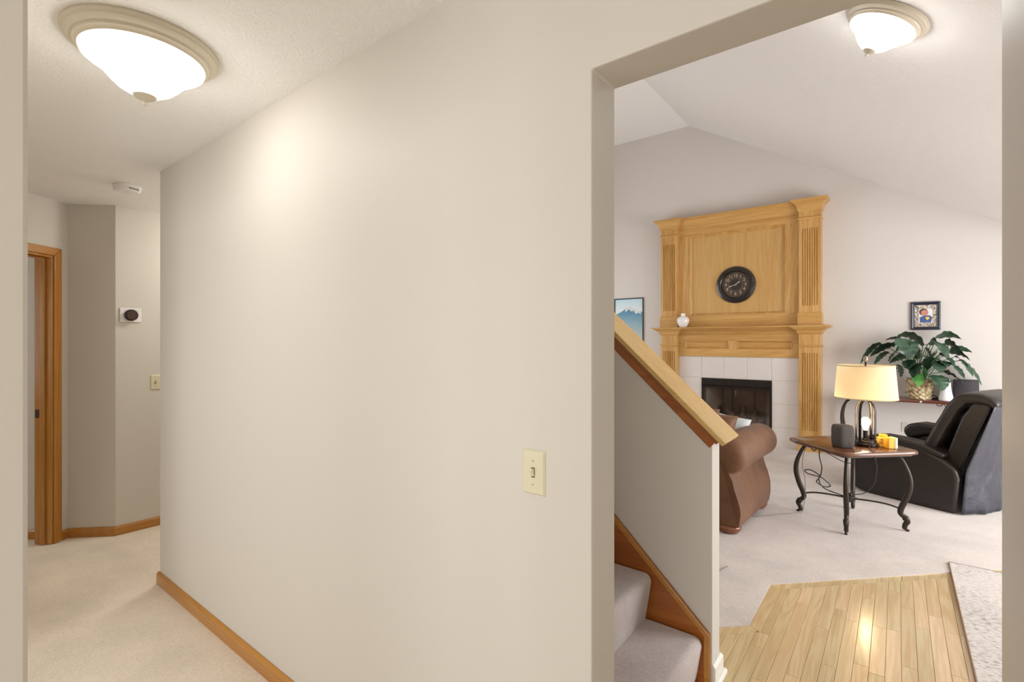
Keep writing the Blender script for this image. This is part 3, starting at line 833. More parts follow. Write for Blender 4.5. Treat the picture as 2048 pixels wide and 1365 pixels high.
log((cx - 0.36, LW + 0.22, 0.17), (cx + 0.34, LW + 0.24, 0.19), 0.05, 0.055, 1)
log((cx - 0.34, LW + 0.12, 0.14), (cx + 0.36, LW + 0.11, 0.15), 0.045, 0.05, 2)
log((cx - 0.25, LW + 0.26, 0.46), (cx + 0.02, LW + 0.12, 0.24), 0.035, 0.04, 3)
log((cx + 0.03, LW + 0.28, 0.48), (cx + 0.06, LW + 0.12, 0.22), 0.038, 0.042, 4)
log((cx + 0.20, LW + 0.26, 0.40), (cx + 0.17, LW + 0.10, 0.20), 0.035, 0.04, 5)
log((cx + 0.30, LW + 0.2, 0.3), (cx + 0.10, LW + 0.14, 0.22), 0.035, 0.03, 6)
bm = B(); box(bm, cx - 0.004, cx + 0.004, YT - 0.010, YT - 0.002, 0.09, FZ1 - 0.12)
fobj('door_seam', bm, M['black_metal'], fbx)
bm = B(); box(bm, cx + 0.008, cx + 0.014, YT - 0.030, YT - 0.012, 0.66, 0.74)
fobj('door_pull', bm, mat('steel', srgb(150, 146, 140), 0.3, 0.9), fbx, bevel=0.002)
mg, nt, p, N, L = new_mat('smoked_glass')
p.inputs['Base Color'].default_value = (0.25, 0.23, 0.22, 1); p.inputs['Roughness'].default_value = 0.04
tr = N.new('ShaderNodeBsdfTransparent'); tr.inputs['Color'].default_value = (0.88, 0.86, 0.84, 1)
gl = N.new('ShaderNodeBsdfGlossy'); gl.inputs['Roughness'].default_value = 0.06
mx = N.new('ShaderNodeMixShader'); mx.inputs['Fac'].default_value = 0.07
L.new(tr.outputs[0], mx.inputs[1]); L.new(gl.outputs[0], mx.inputs[2]); L.new(mx.outputs[0], N['Material Output'].inputs['Surface'])
bm = B(); box(bm, FX0 + 0.032, cx - 0.005, YT - 0.004, YT - 0.001, 0.092, FZ1 - 0.118); fobj('glass_door', bm, mg, fbx)
bm = B(); box(bm, cx + 0.005, FX1 - 0.032, YT - 0.004, YT - 0.001, 0.092, FZ1 - 0.118); fobj('glass_door', bm, mg, fbx)

# vase on the mantel
t = thing('vase', 'small white ceramic vase standing on the oak mantel', 'vase', (-2.515, 7.36, ZM + 0.0005))
bm = B(); lathe(bm, [(0, 0), (0.045, 0), (0.055, 0.012), (0.075, 0.05), (0.088, 0.092), (0.088, 0.115), (0.076, 0.142), (0.05, 0.160), (0.032, 0.168), (0.030, 0.178), (0.032, 0.200), (0.034, 0.206), (0.028, 0.207), (0.024, 0.175), (0, 0.16)], 40)
obj('body', bm, mat('white_glaze', srgb(240, 236, 232), 0.2, coat=0.4), t, smooth=True)

# wall clock
CKY = YM + 0.0275
t = thing('wall_clock', 'round black wall clock with pale numerals on the oak over-mantel', 'clock', (-1.812, CKY, 2.238))
def disc_obj(name, prof, m_, parent, n=64, ang=35):
    bm = B(); lathe(bm, prof, n)
    bmesh.ops.rotate(bm, verts=bm.verts[:], cent=(0, 0, 0), matrix=Matrix.Rotation(PI / 2, 3, 'X'))
    o = obj(name, bm, m_, parent); auto_smooth(o, ang); return o
R0 = 0.262
blk = mat('clock_black', srgb(30, 24, 22), 0.28, coat=0.4)
disc_obj('rim', [(0, 0.0), (R0 - 0.004, 0.0), (R0, 0.010), (R0 - 0.004, 0.022), (R0 - 0.022, 0.032), (R0 - 0.040, 0.034), (R0 - 0.050, 0.046), (R0 - 0.062, 0.048), (R0 - 0.072, 0.040), (R0 - 0.080, 0.018), (0, 0.018)], blk, t)
face = disc_obj('face', [(0, 0.0185), (0.182, 0.0185), (0.182, 0.0195), (0, 0.0195)], mat('clock_face', srgb(74, 60, 48), 0.5, vary=(8, 0.12)), t)
disc_obj('inner_face', [(0, 0.0196), (0.085, 0.0196), (0.085, 0.0202), (0, 0.0202)], mat('clock_centre', srgb(46, 38, 32), 0.5), face)
disc_obj('inner_ring', [(0.085, 0.0196), (0.090, 0.0196), (0.090, 0.0208), (0.085, 0.0208), (0.085, 0.0196)], mat('ring_pewter', srgb(110, 96, 84), 0.4), face)
num_mat = mat('numeral_cream', srgb(196, 176, 148), 0.5)
for h in range(1, 13):
    a = 2 * PI * h / 12
    txt = str(h)
    for ci, ch_ in enumerate(txt):
        cu = bpy.data.curves.new('numeral', 'FONT'); cu.body = ch_; cu.size = 0.062; cu.align_x = 'CENTER'; cu.align_y = 'CENTER'; cu.extrude = 0.0004
        tmp = bpy.data.objects.new('numeral_curve', cu)
        me = bpy.data.meshes.new_from_object(tmp)
        bpy.data.objects.remove(tmp); bpy.data.curves.remove(cu)
        o = bpy.data.objects.new('numeral', me); C.objects.link(o); me.materials.clear(); me.materials.append(num_mat)
        dx_ = 0 if len(txt) == 1 else (-0.015 if ci == 0 else 0.015)
        o.parent = face; o.location = (0.130 * math.sin(a) + dx_, -0.0203, 0.130 * math.cos(a)); o.rotation_euler = (PI / 2, 0, 0)
def hand(name, ang, ln, w, y):
    bm = B()
    prism(bm, [(-w / 2, -0.02), (w / 2, -0.02), (w * 0.7, ln * 0.55), (w * 1.6, ln * 0.72), (0, ln), (-w * 1.6, ln * 0.72), (-w * 0.7, ln * 0.55)], XZ, y, y + 0.001)
    o = obj(name, bm, num_mat, t); o.rotation_euler = (0, ang, 0)
hand('hour_hand', 2 * PI * (1.7 / 12), 0.075, 0.007, -0.024)
hand('minute_hand', 2 * PI * (42 / 60), 0.105, 0.006, -0.026)
disc_obj('hub', [(0, 0.02), (0.008, 0.02), (0.007, 0.028), (0, 0.029)], num_mat, t, 20)

# ------------------------------------------------------------------ pictures
def flat(name, pts, y, m_, parent, th=0.0006):
    bm = B(); prism(bm, pts, XZ, y - th, y); return obj(name, bm, m_, parent)
def frame(label, cx_, cz_, w, h, fw, depth, m_, name='framed_picture', group=None):
    t_ = thing(name, label, 'picture', (cx_, LW - 0.0005, cz_))
    bm = frame_mould(-w / 2, w / 2, -h / 2, h / 2, [(0, 0), (0, -depth), (fw * 0.35, -depth - 0.004), (fw * 0.7, -depth * 0.9), (fw, -depth * 0.55), (fw, 0)])
    obj('frame', bm, m_, t_)
    return t_
# mountain print
t = frame('blue snowy mountain print in a thin black frame left of the fireplace', -3.478, 1.77, 0.505, 0.735, 0.014, 0.024, mat('black_frame', srgb(22, 22, 22), 0.4), 'mountain_print')
m_, nt, p, N, L = new_mat('sky_print')
tc = N.new('ShaderNodeTexCoord'); sp_ = N.new('ShaderNodeSeparateXYZ'); L.new(tc.outputs['Object'], sp_.inputs[0])
mr = N.new('ShaderNodeMapRange'); mr.inputs['From Min'].default_value = -0.36; mr.inputs['From Max'].default_value = 0.36; L.new(sp_.outputs['Z'], mr.inputs['Value'])
rp = N.new('ShaderNodeValToRGB'); L.new(mr.outputs[0], rp.inputs['Fac'])
rp.color_ramp.elements[0].color = srgb(176, 192, 190); rp.color_ramp.elements[0].position = 0.1
rp.color_ramp.elements[1].color = srgb(186, 220, 234); rp.color_ramp.elements[1].position = 1.0
e = rp.color_ramp.elements.new(0.72); e.color = srgb(224, 232, 232)
L.new(rp.outputs[0], p.inputs['Base Color']); p.inputs['Roughness'].default_value = 0.4
pr = flat('print', [(-0.239, -0.354), (0.239, -0.354), (0.239, 0.354), (-0.239, 0.354)], -0.006, m_, t, 0.004)
m_, nt, p, N, L = new_mat('mountain_print_ink')
tc = N.new('ShaderNodeTexCoord'); sp_ = N.new('ShaderNodeSeparateXYZ'); L.new(tc.outputs['Object'], sp_.inputs[0])
nz = N.new('ShaderNodeTexNoise'); nz.inputs['Scale'].default_value = 22; nz.inputs['Detail'].default_value = 6; L.new(tc.outputs['Object'], nz.inputs['Vector'])
ad = N.new('ShaderNodeMath'); ad.operation = 'MULTIPLY_ADD'; ad.inputs[1].default_value = 0.10; L.new(nz.outputs['Fac'], ad.inputs[0]); L.new(sp_.outputs['Z'], ad.inputs[2])
mr = N.new('ShaderNodeMapRange'); mr.inputs['From Min'].default_value = -0.31; mr.inputs['From Max'].default_value = 0.26; L.new(ad.outputs[0], mr.inputs['Value'])
rp = N.new('ShaderNodeValToRGB'); L.new(mr.outputs[0], rp.inputs['Fac'])
rp.color_ramp.elements[0].color = srgb(196, 204, 196); rp.color_ramp.elements[0].position = 0.1
rp.color_ramp.elements[1].color = srgb(74, 134, 168); rp.color_ramp.elements[1].position = 0.88
e = rp.color_ramp.elements.new(0.5); e.color = srgb(146, 176, 186)
L.new(rp.outputs[0], p.inputs['Base Color']); p.inputs['Roughness'].default_value = 0.4
rr = random.Random(4)
def ridge(xa, xb, keys, jit):
    pts = []
    for i in range(41):
        x_ = xa + (xb - xa) * i / 40
        z_ = None
        for (x1, z1), (x2, z2) in zip(keys, keys[1:]):
            if x1 <= x_ <= x2 + 1e-9: z_ = z1 + (z2 - z1) * (x_ - x1) / (x2 - x1)
        pts.append((x_, z_ + rr.uniform(-jit, jit)))
    return pts
mt = ridge(-0.238, 0.238, [(-0.238, 0.115), (-0.16, 0.13), (-0.02, 0.225), (0.03, 0.225), (0.12, 0.18), (0.238, 0.13)], 0.006)
flat('mountain', [(-0.238, -0.352), (0.238, -0.352)] + mt[::-1], -0.0103, m_, pr)
snow_top = [p_ for p_ in mt if -0.06 < p_[0] < 0.225]
snow_low = [(x_, z_ - 0.03 - 0.035 * abs(math.sin(x_ * 37)) * (1 if x_ < 0.17 else 0.4)) for x_, z_ in snow_top]
flat('snow', [(x_, z_) for x_, z_ in snow_low] + snow_top[::-1], -0.0109, mat('snow_ink', srgb(214, 216, 214), 0.4, vary=(60, 0.3)), pr)

# baby photograph
t = frame('small dark framed photograph of a baby on the wall above the potted plant', 0.259, 1.735, 0.272, 0.330, 0.036, 0.022, mat('navy_black_frame', srgb(48, 46, 62), 0.3), 'framed_photograph')
m_, nt, p, N, L = new_mat('collage_mat')
tc = N.new('ShaderNodeTexCoord'); vo = N.new('ShaderNodeTexNoise'); vo.inputs['Scale'].default_value = 55; vo.inputs['Detail'].default_value = 3; vo.inputs['Distortion'].default_value = 1.5
L.new(tc.outputs['Object'], vo.inputs['Vector'])
rp = N.new('ShaderNodeValToRGB'); L.new(vo.outputs['Fac'], rp.inputs['Fac'])
rp.color_ramp.elements[0].color = srgb(60, 56, 50); rp.color_ramp.elements[0].position = 0.36
rp.color_ramp.elements[1].color = srgb(226, 220, 206); rp.color_ramp.elements[1].position = 0.6
e = rp.color_ramp.elements.new(0.5); e.color = srgb(168, 150, 132)
L.new(rp.outputs[0], p.inputs['Base Color'])
mt_ = flat('mat_board', [(-0.101, -0.130), (0.101, -0.130), (0.101, 0.130), (-0.101, 0.130)], -0.004, m_, t, 0.004)
def ell(cx_, cz_, rx, rz, n=28, rot=0):
    return [(cx_ + rx * math.cos(2 * PI * i / n) * math.cos(rot) - rz * math.sin(2 * PI * i / n) * math.sin(rot), cz_ + rx * math.cos(2 * PI * i / n) * math.sin(rot) + rz * math.sin(2 * PI * i / n) * math.cos(rot)) for i in range(n)]
ph = flat('photo', [(-0.062, -0.085), (0.062, -0.085), (0.062, 0.085), (-0.062, 0.085)], -0.0082, mat('photo_white', srgb(222, 222, 224), 0.4), mt_)
flat('baby_body', [(-0.050, -0.080), (0.050, -0.080), (0.062, -0.02), (0.040, 0.005), (-0.02, 0.0), (-0.052, -0.02)], -0.0090, mat('blue_shirt', srgb(72, 88, 140), 0.5), ph)
flat('baby_hair', ell(-0.018, 0.046, 0.040, 0.041), -0.0098, mat('baby_hair', srgb(96, 70, 60), 0.5), ph)
flat('baby_face', ell(-0.006, 0.034, 0.033, 0.034), -0.0105, mat('baby_skin', srgb(204, 134, 120), 0.5, vary=(40, 0.2)), ph)
flat('shirt_emblem', [(0.018, -0.052), (0.038, -0.028), (0.030, -0.014), (0.006, -0.014), (-0.002, -0.028)], -0.0098, mat('yellow_print', srgb(232, 208, 70), 0.5), ph)

# wall plate for the cable
t = thing('cable_outlet', 'pale cable outlet plate on the wall under the console table', 'wall outlet', (0.074, LW - 0.0005, 0.405))
bm = B(); box(bm, -0.035, 0.035, -0.006, 0, -0.058, 0.058); obj('plate', bm, mat('outlet_ivory', srgb(204, 201, 186), 0.4), t, bevel=0.003)
obj('connector', dial([(0, 0.006), (0.005, 0.006), (0.005, 0.014), (0, 0.014)]), M['dark'], t)

# ------------------------------------------------------------------ rug on the hardwood
m_, nt, p, N, L = new_mat('speckled_rug')
tc = N.new('ShaderNodeTexCoord'); mp = N.new('ShaderNodeMapping'); mp.inputs['Scale'].default_value = (34, 110, 1)
mp.inputs['Rotation'].default_value = (0, 0, 0.15)
L.new(tc.outputs['Object'], mp.inputs['Vector'])
nz = N.new('ShaderNodeTexNoise'); nz.inputs['Scale'].default_value = 1.0; nz.inputs['Detail'].default_value = 5; nz.inputs['Roughness'].default_value = 0.65; L.new(mp.outputs[0], nz.inputs['Vector'])
n2 = N.new('ShaderNodeTexNoise'); n2.inputs['Scale'].default_value = 1.6; L.new(tc.outputs['Object'], n2.inputs['Vector'])
ad = N.new('ShaderNodeMath'); ad.operation = 'MULTIPLY_ADD'; ad.inputs[1].default_value = 0.35; L.new(n2.outputs['Fac'], ad.inputs[0]); L.new(nz.outputs['Fac'], ad.inputs[2])
rp = N.new('ShaderNodeValToRGB'); L.new(ad.outputs[0], rp.inputs['Fac'])
rp.color_ramp.elements[0].color = srgb(216, 208, 203); rp.color_ramp.elements[0].position = 0.68
rp.color_ramp.elements[1].color = srgb(120, 116, 113); rp.color_ramp.elements[1].position = 0.86
L.new(rp.outputs[0], p.inputs['Base Color']); p.inputs['Roughness'].default_value = 0.95
b_ = N.new('ShaderNodeBump'); b_.inputs['Strength'].default_value = 0.4; b_.inputs['Distance'].default_value = 0.004; L.new(nz.outputs['Fac'], b_.inputs['Height']); L.new(b_.outputs[0], p.inputs['Normal'])
t = thing('area_rug', 'pale grey speckled rug lying over the edge of the hardwood floor', 'rug', (0.262, 2.60, 0.0))
bm = B()
# follows the floor: drapes from hardwood (0) up on the carpet (0.005)
rows = []
for i in range(34):
    y_ = 0.05 * i
    rows.append([(0.003 + 0.0185 * j * 2, min(y_, 1.645), 0.0125 + 0.0006 * math.sin(i * 1.3 + j)) for j in range(24)])
R = grid(bm, rows)
bmesh.ops.recalc_face_normals(bm, faces=bm.faces[:])
o = obj('pile', bm, m_, t); s_ = o.modifiers.new('solid', 'SOLIDIFY'); s_.thickness = 0.0065; s_.offset = -1 if o.data.polygons[0].normal.z > 0 else 1
bm = B(); tube(bm, [(0.0, 0.0, 0.0095), (0.0, 0.6, 0.0095), (0.0, 1.2, 0.0098), (0.0, 1.648, 0.0105), (0.3, 1.650, 0.0105), (0.86, 1.650, 0.0105)], 0.0038, 8)
obj('bound_edge', bm, mat('rug_binding', srgb(160, 132, 112), 0.9), t)

# ------------------------------------------------------------------ end table
TZ = 0.62
TC = (-0.30, 4.76, 0.0)
t = thing('end_table', 'square walnut end table on curved wrought iron legs', 'table', TC, (0, 0, PI / 4))
SD = 0.46 / math.sqrt(2)        # half side
bm = B()
def bow(n=14, s=SD, b=0.022, cr=0.016):
    out = []
    for k in range(4):
        a = k * PI / 2
        for i in range(n):
            u = -1 + 2 * (i + 0.5) / n
            xx, yy = u * (s - cr), -(s - b * u * u * u * u - (0.012 if abs(u) > 0.97 else 0))
            out.append((xx * math.cos(a) - yy * math.sin(a), xx * math.sin(a) + yy * math.cos(a)))
    return out
outline = bow()
layers = [(0.975, TZ - 0.030), (0.992, TZ - 0.027), (1.0, TZ - 0.018), (1.0, TZ - 0.009), (0.99, TZ - 0.003), (0.975, TZ)]
rows = [[(x_ * k, y_ * k, z_) for x_, y_ in outline] for k, z_ in layers]
R = grid(bm, rows, close=True)
bm.faces.new(R[0]); bm.faces.new(R[-1])
o = obj('table_top', bm, M['table_wood'], t); auto_smooth(o, 50)
foot_r = 0.372         # foot distance from centre along local diagonal... feet sit on the rotated axes
def leg_pts(dx, dy):
    # radial (outward) distance and height: cabriole curve in the vertical plane of (dx, dy)
    prof = [(0.285, TZ - 0.03), (0.325, 0.54), (0.365, 0.44), (0.375, 0.35), (0.355, 0.26), (0.325, 0.18), (0.318, 0.135), (0.345, 0.105), (0.358, 0.08), (0.345, 0.05), (0.345, 0.025), (0.368, 0.0075)]
    return catmull([(dx * r_, dy * r_, z_) for r_, z_ in prof], 5)
q_ = math.sqrt(0.5)
for dx, dy in ((q_, q_), (-q_, q_), (-q_, -q_), (q_, -q_)):
    pts = leg_pts(dx, dy)
    n = len(pts); rr = []
    for i in range(n):
        f_ = i / (n - 1)
        rr.append(0.009 + 0.009 * math.sin(PI * min(1, f_ * 1.25)) + (0.006 if 0.62 < f_ < 0.92 else 0))
    bm = B(); tube(bm, pts, rr, 10, ry=[v * 1.15 for v in rr], up=(-dy, dx, 0))
    obj('leg', bm, M['iron'], t, smooth=True)
    bm = B()
    tube(bm, catmull([(dx * 0.322, dy * 0.322, 0.165), (dx * 0.24, dy * 0.24, 0.185), (dx * 0.13, dy * 0.13, 0.19), (dx * 0.01, dy * 0.01, 0.185)], 5), 0.0065, 8)
    obj('stretcher', bm, M['iron'], t, smooth=True)
    bm = B(); tube(bm, [(dx * 0.20, dy * 0.20, TZ - 0.034), (dx * 0.31, dy * 0.31, TZ - 0.034)], 0.011, 8, ry=0.004, up=(0, 0, 1)); obj('bracket', bm, M['iron'], t)
bm = B(); lathe(bm, [(0, 0.15), (0.012, 0.155), (0.02, 0.172), (0.022, 0.19), (0.016, 0.205), (0.022, 0.214), (0.018, 0.224), (0, 0.228)], 20)
obj('boss', bm, M['iron'], t, smooth=True)
bm = B(); 
for a, b in (((-0.27, -0.27), (0.27, -0.27)), ((0.27, -0.27), (0.27, 0.27)), ((0.27, 0.27), (-0.27, 0.27)), ((-0.27, 0.27), (-0.27, -0.27))):
    pass
box(bm, -0.27, 0.27, -0.278, -0.262, TZ - 0.045, TZ - 0.031); box(bm, -0.27, 0.27, 0.262, 0.278, TZ - 0.045, TZ - 0.031)
box(bm, -0.278, -0.2705, -0.26, 0.26, TZ - 0.045, TZ - 0.031); box(bm, 0.2705, 0.278, -0.26, 0.26, TZ - 0.045, TZ - 0.031)
obj('apron_rail', bm, M['iron'], t)['kind'] = 'stuff'

# ------------------------------------------------------------------ table lamp
LPOS = (-0.197, 4.745, TZ + 0.0006)
t = thing('table_lamp', 'dark cage table lamp with cream drum shade and a glowing bulb', 'lamp', LPOS)
bz = mat('dark_bronze', srgb(52, 44, 40), 0.32, 0.7)
bm = B(); lathe(bm, [(0, 0), (0.080, 0), (0.083, 0.006), (0.083, 0.022), (0.076, 0.028), (0.072, 0.034), (0.070, 0.042), (0.060, 0.046), (0, 0.046)], 48)
o = obj('base', bm, bz, t); auto_smooth(o, 35)
for k in range(2):
    a0 = math.radians(62) + k * PI / 2
    dx, dy = math.cos(a0), math.sin(a0)
    pts = [(-0.070, 0.045), (-0.070, 0.10), (-0.070, 0.18), (-0.070, 0.25), (-0.067, 0.285), (-0.055, 0.325), (-0.030, 0.350), (0, 0.360), (0.030, 0.350), (0.055, 0.325), (0.067, 0.285), (0.070, 0.25), (0.070, 0.18), (0.070, 0.10), (0.070, 0.045)]
    bm = B(); tube(bm, catmull([(dx * r_, dy * r_, z_) for r_, z_ in pts], 4), 0.0045, 8, ry=0.0095, up=(0.001, 0.0, 1) if False else None)
    # flat bar: rebuild with a fixed side vector
    bm.free(); bm = B(); tube(bm, catmull([(dx * r_, dy * r_, z_) for r_, z_ in pts], 4), 0.0115, 10, ry=0.0045, up=(-dy, dx, 0))
    obj('cage_arch', bm, bz, t, smooth=True)
bm = B(); lathe(bm, [(0, 0.046), (0.022, 0.046), (0.022, 0.052), (0.017, 0.056), (0.017, 0.115), (0.015, 0.122), (0, 0.122)], 24)
o = obj('socket', bm, bz, t); auto_smooth(o, 35)
bm = B(); lathe(bm, [(0, 0.121), (0.013, 0.122), (0.014, 0.132), (0.022, 0.150), (0.031, 0.172), (0.033, 0.188), (0.028, 0.206), (0.016, 0.219), (0, 0.223)], 28)
obj('bulb', bm, emit('bulb_glow', (1.0, 0.74, 0.40, 1), 26.0), t, smooth=True)
bm = B(); tube(bm, [(0, 0, 0.355), (0, 0, 0.66)], 0.006, 10); obj('stem', bm, bz, t, smooth=True)
msh, nt, p, N, L = new_mat('linen_shade')
p.inputs['Base Color'].default_value = srgb(236, 222, 196); p.inputs['Roughness'].default_value = 0.9
tl = N.new('ShaderNodeBsdfTranslucent'); tl.inputs['Color'].default_value = srgb(250, 226, 178)
mx = N.new('ShaderNodeMixShader'); mx.inputs['Fac'].default_value = 0.45
tc = N.new('ShaderNodeTexCoord'); wv = N.new('ShaderNodeTexNoise'); wv.inputs['Scale'].default_value = 130
mp = N.new('ShaderNodeMapping'); mp.inputs['Scale'].default_value = (0.6, 0.6, 3.0); L.new(tc.outputs['Object'], mp.inputs[0]); L.new(mp.outputs[0], wv.inputs['Vector'])
b_ = N.new('ShaderNodeBump'); b_.inputs['Strength'].default_value = 0.3; b_.inputs['Distance'].default_value = 0.002; L.new(wv.outputs['Fac'], b_.inputs['Height']); L.new(b_.outputs[0], p.inputs['Normal'])
L.new(p.outputs[0], mx.inputs[1]); L.new(tl.outputs[0], mx.inputs[2]); L.new(mx.outputs[0], N['Material Output'].inputs['Surface'])
SB, ST, RB, RT = 0.374, 0.625, 0.206, 0.186
bm = B(); lathe(bm, [(RB, SB), (RT, ST)], 64)
shade = obj('lamp_shade', bm, msh, t, smooth=True)
for r_, z_ in ((RB, SB), (RT, ST)):
    bm = B(); lathe(bm, [(r_ + 0.001, z_ - 0.004), (r_ + 0.0022, z_ - 0.004), (r_ + 0.0022, z_ + 0.004), (r_ + 0.001, z_ + 0.004), (r_ + 0.001, z_ - 0.004)], 64); obj('shade_trim', bm, mat('shade_trim', srgb(206, 188, 150), 0.9), shade)
bm = B()
for k in range(3):
    a = 2 * PI * k / 3 + 0.5
    tube(bm, [(0, 0, 0.615), (RT * math.cos(a), RT * math.sin(a), 0.615)], 0.0022, 6)
obj('spider', bm, bz, shade)
bm = B(); lathe(bm, [(0, 0.655), (0.012, 0.656), (0.013, 0.662), (0.016, 0.668), (0.014, 0.694), (0.010, 0.700), (0, 0.701)], 20)
obj('finial', bm, mat('finial_metal', srgb(150, 138, 122), 0.35, 0.6), t, smooth=True)
pl_ = bpy.data.lights.new('shade_bulb', 'POINT'); pl_.energy = 0.5; pl_.color = (1.0, 0.88, 0.70); pl_.shadow_soft_size = 0.03
po = bpy.data.objects.new('shade_bulb', pl_); C.objects.link(po); po.parent = t; po.location = (0.012, -0.01, 0.50)
pl_ = bpy.data.lights.new('cage_bulb', 'POINT'); pl_.energy = 1.6; pl_.color = (1.0, 0.72, 0.40); pl_.shadow_soft_size = 0.033
po = bpy.data.objects.new('cage_bulb', pl_); C.objects.link(po); po.parent = t; po.location = (0, 0, 0.262)
cord_m = mat('black_cord', srgb(48, 42, 38), 0.5)
def wcord(pts, r=0.003, n=6): 
    bm = B(); tube(bm, catmull(pts, n), r, 6); return bm
def loc_pts(pts, base): return [(p_[0] - base[0], p_[1] - base[1], p_[2] - base[2]) for p_ in pts]
bm = wcord(loc_pts([(-0.17, 4.672, TZ + 0.014), (-0.165, 4.59, TZ + 0.006), (-0.150, 4.525, TZ + 0.006), (-0.135, 4.485, TZ - 0.003), (-0.128, 4.478, TZ - 0.05), (-0.12, 4.51, 0.50), (-0.14, 4.60, 0.36), (-0.20, 4.70, 0.26), (-0.265, 4.735, 0.225)], LPOS))
t2 = thing('lamp_cord', 'black cord running from the lamp base over the edge of the end table', 'cord', LPOS)
obj('wire', bm, cord_m, t2, smooth=True)

# ------------------------------------------------------------------ smart speaker on the end table
SPK = (-0.333, 4.575, TZ + 0.0006)
t = thing('smart_speaker', 'rounded square charcoal speaker on the near corner of the end table', 'speaker', SPK, (0, 0, math.radians(38)))
bm = B()
def rsq(a, e=4.2): return 1.0 / ((abs(math.cos(a)) ** e + abs(math.sin(a)) ** e) ** (1 / e))
rows = []
for k_, z_ in ((0.80, 0.0), (0.92, 0.006), (0.98, 0.022), (1.0, 0.05), (1.0, 0.118), (0.985, 0.142), (0.94, 0.159), (0.84, 0.169), (0.6, 0.172), (0.2, 0.173)):
    rows.append([(0.064 * k_ * rsq(2 * PI * i / 48) * math.cos(2 * PI * i / 48), 0.064 * k_ * rsq(2 * PI * i / 48) * math.sin(2 * PI * i / 48), z_) for i in range(48)])
R = grid(bm, rows, close=True); bm.faces.new(R[0]); bm.faces.new(R[-1])
obj('body', bm, mat('charcoal_fabric', srgb(74, 66, 62), 0.85, bump=(900, 0.3, 0.001)), t, smooth=True)
t2 = thing('speaker_cord', 'thin black cord looping over the near edge of the end table', 'cord', (-0.28, 4.46, TZ))
bm = wcord(loc_pts([(-0.290, 4.500, TZ + 0.05), (-0.268, 4.470, TZ + 0.022), (-0.252, 4.435, TZ + 0.006), (-0.246, 4.385, TZ - 0.003), (-0.248, 4.372, TZ - 0.035), (-0.275, 4.39, TZ - 0.08), (-0.33, 4.45, TZ - 0.085), (-0.42, 4.52, TZ - 0.055), (-0.48, 4.58, TZ - 0.04)], (-0.28, 4.46, TZ)), 0.0028)
obj('wire', bm, cord_m, t2, smooth=True)

# ------------------------------------------------------------------ coasters
yel = mat('yellow_coaster', srgb(242, 196, 92), 0.6, vary=(30, 0.12))
yel2 = mat('amber_holder', srgb(240, 176, 52), 0.5)
cw = mat('pale_holder_side', srgb(226, 220, 190), 0.6)
CP = (-0.088, 4.815, TZ + 0.0006)
for k in range(6):
    bm = B(); box(bm, -0.036, 0.036, -0.036, 0.036, 0, 0.0095)
    o = obj('coaster', bm, yel, bevel=0.002)
    o.location = (CP[0] + random.uniform(-.003, .003), CP[1] + random.uniform(-.003, .003), CP[2] + 0.0112 * k)
    o.rotation_euler = (0, 0, math.radians(24 + random.uniform(-5, 5)))
    ordn = ['lowest', 'second lowest', 'third from below', 'third from the top', 'second from the top', 'topmost'][k]
    tag(o, 'pale yellow square coaster, %s in the stack beside the lamp' % ordn, 'coaster', 'coasters on the end table')
bm = B(); box(bm, -0.024, 0.026, -0.02, 0.02, 0, 0.022)
o = obj('yellow_box', bm, yel2, bevel=0.004); o.location = (CP[0] - 0.002, CP[1] + 0.012, CP[2] + 0.0675); o.rotation_euler = (0, 0, math.radians(20))
tag(o, 'small amber yellow block lying on top of the coaster stack', 'box')
t = thing('coaster_holder', 'upright amber and cream block in front of the coaster stack', 'holder', (-0.043, 4.745, TZ + 0.0006), (0, 0, math.radians(35)))
bm = B(); box(bm, -0.032, 0.012, -0.030, 0.030, 0, 0.082); obj('front', bm, yel2, t, bevel=0.004)
bm = B(); box(bm, 0.0125, 0.034, -0.032, 0.032, 0, 0.084); obj('back', bm, cw, t, bevel=0.005)

# ------------------------------------------------------------------ loose cords under the table
t = thing('tied_cord', 'black cord tied in a bow hanging under the end table', 'cord', (-0.48, 4.72, 0.4))
base = (-0.48, 4.72, 0.4)
bm = wcord(loc_pts([(-0.560, 4.66, TZ - 0.034), (-0.535, 4.665, TZ - 0.075), (-0.515, 4.68, TZ - 0.045), (-0.50, 4.69, TZ - 0.034), (-0.50, 4.70, 0.50), (-0.485, 4.71, 0.42), (-0.49, 4.715, 0.36), (-0.50, 4.72, 0.33)], base), 0.0046)
tube(bm, catmull(loc_pts([(-0.50, 4.72, 0.33), (-0.58, 4.69, 0.35), (-0.60, 4.68, 0.375), (-0.56, 4.70, 0.38), (-0.50, 4.72, 0.335), (-0.52, 4.70, 0.29), (-0.47, 4.74, 0.25), (-0.43, 4.76, 0.26), (-0.46, 4.74, 0.30), (-0.50, 4.72, 0.33), (-0.50, 4.72, 0.28), (-0.46, 4.73, 0.235), (-0.38, 4.72, 0.215), (-0.30, 4.70, 0.205), (-0.25, 4.74, 0.20)], base), 6), 0.0046, 6)
obj('wire', bm, cord_m, t, smooth=True)['kind'] = 'stuff'
grey_m = mat('grey_cord', srgb(136, 128, 120), 0.5)
t = thing('floor_cord', 'thin grey cord running over the carpet from the sofa up the table leg', 'cord', (-0.8, 4.5, 0.006))
base = (-0.8, 4.5, 0.006)
bm = wcord(loc_pts([(-0.96, 4.36, 0.0085), (-0.90, 4.40, 0.0085), (-0.84, 4.47, 0.0085), (-0.74, 4.60, 0.0085), (-0.65, 4.705, 0.0085), (-0.622, 4.732, 0.03), (-0.612, 4.735, 0.10), (-0.605, 4.74, 0.19), (-0.610, 4.745, 0.30), (-0.625, 4.735, 0.42), (-0.60, 4.73, 0.55), (-0.54, 4.72, 0.583)], base), 0.003)
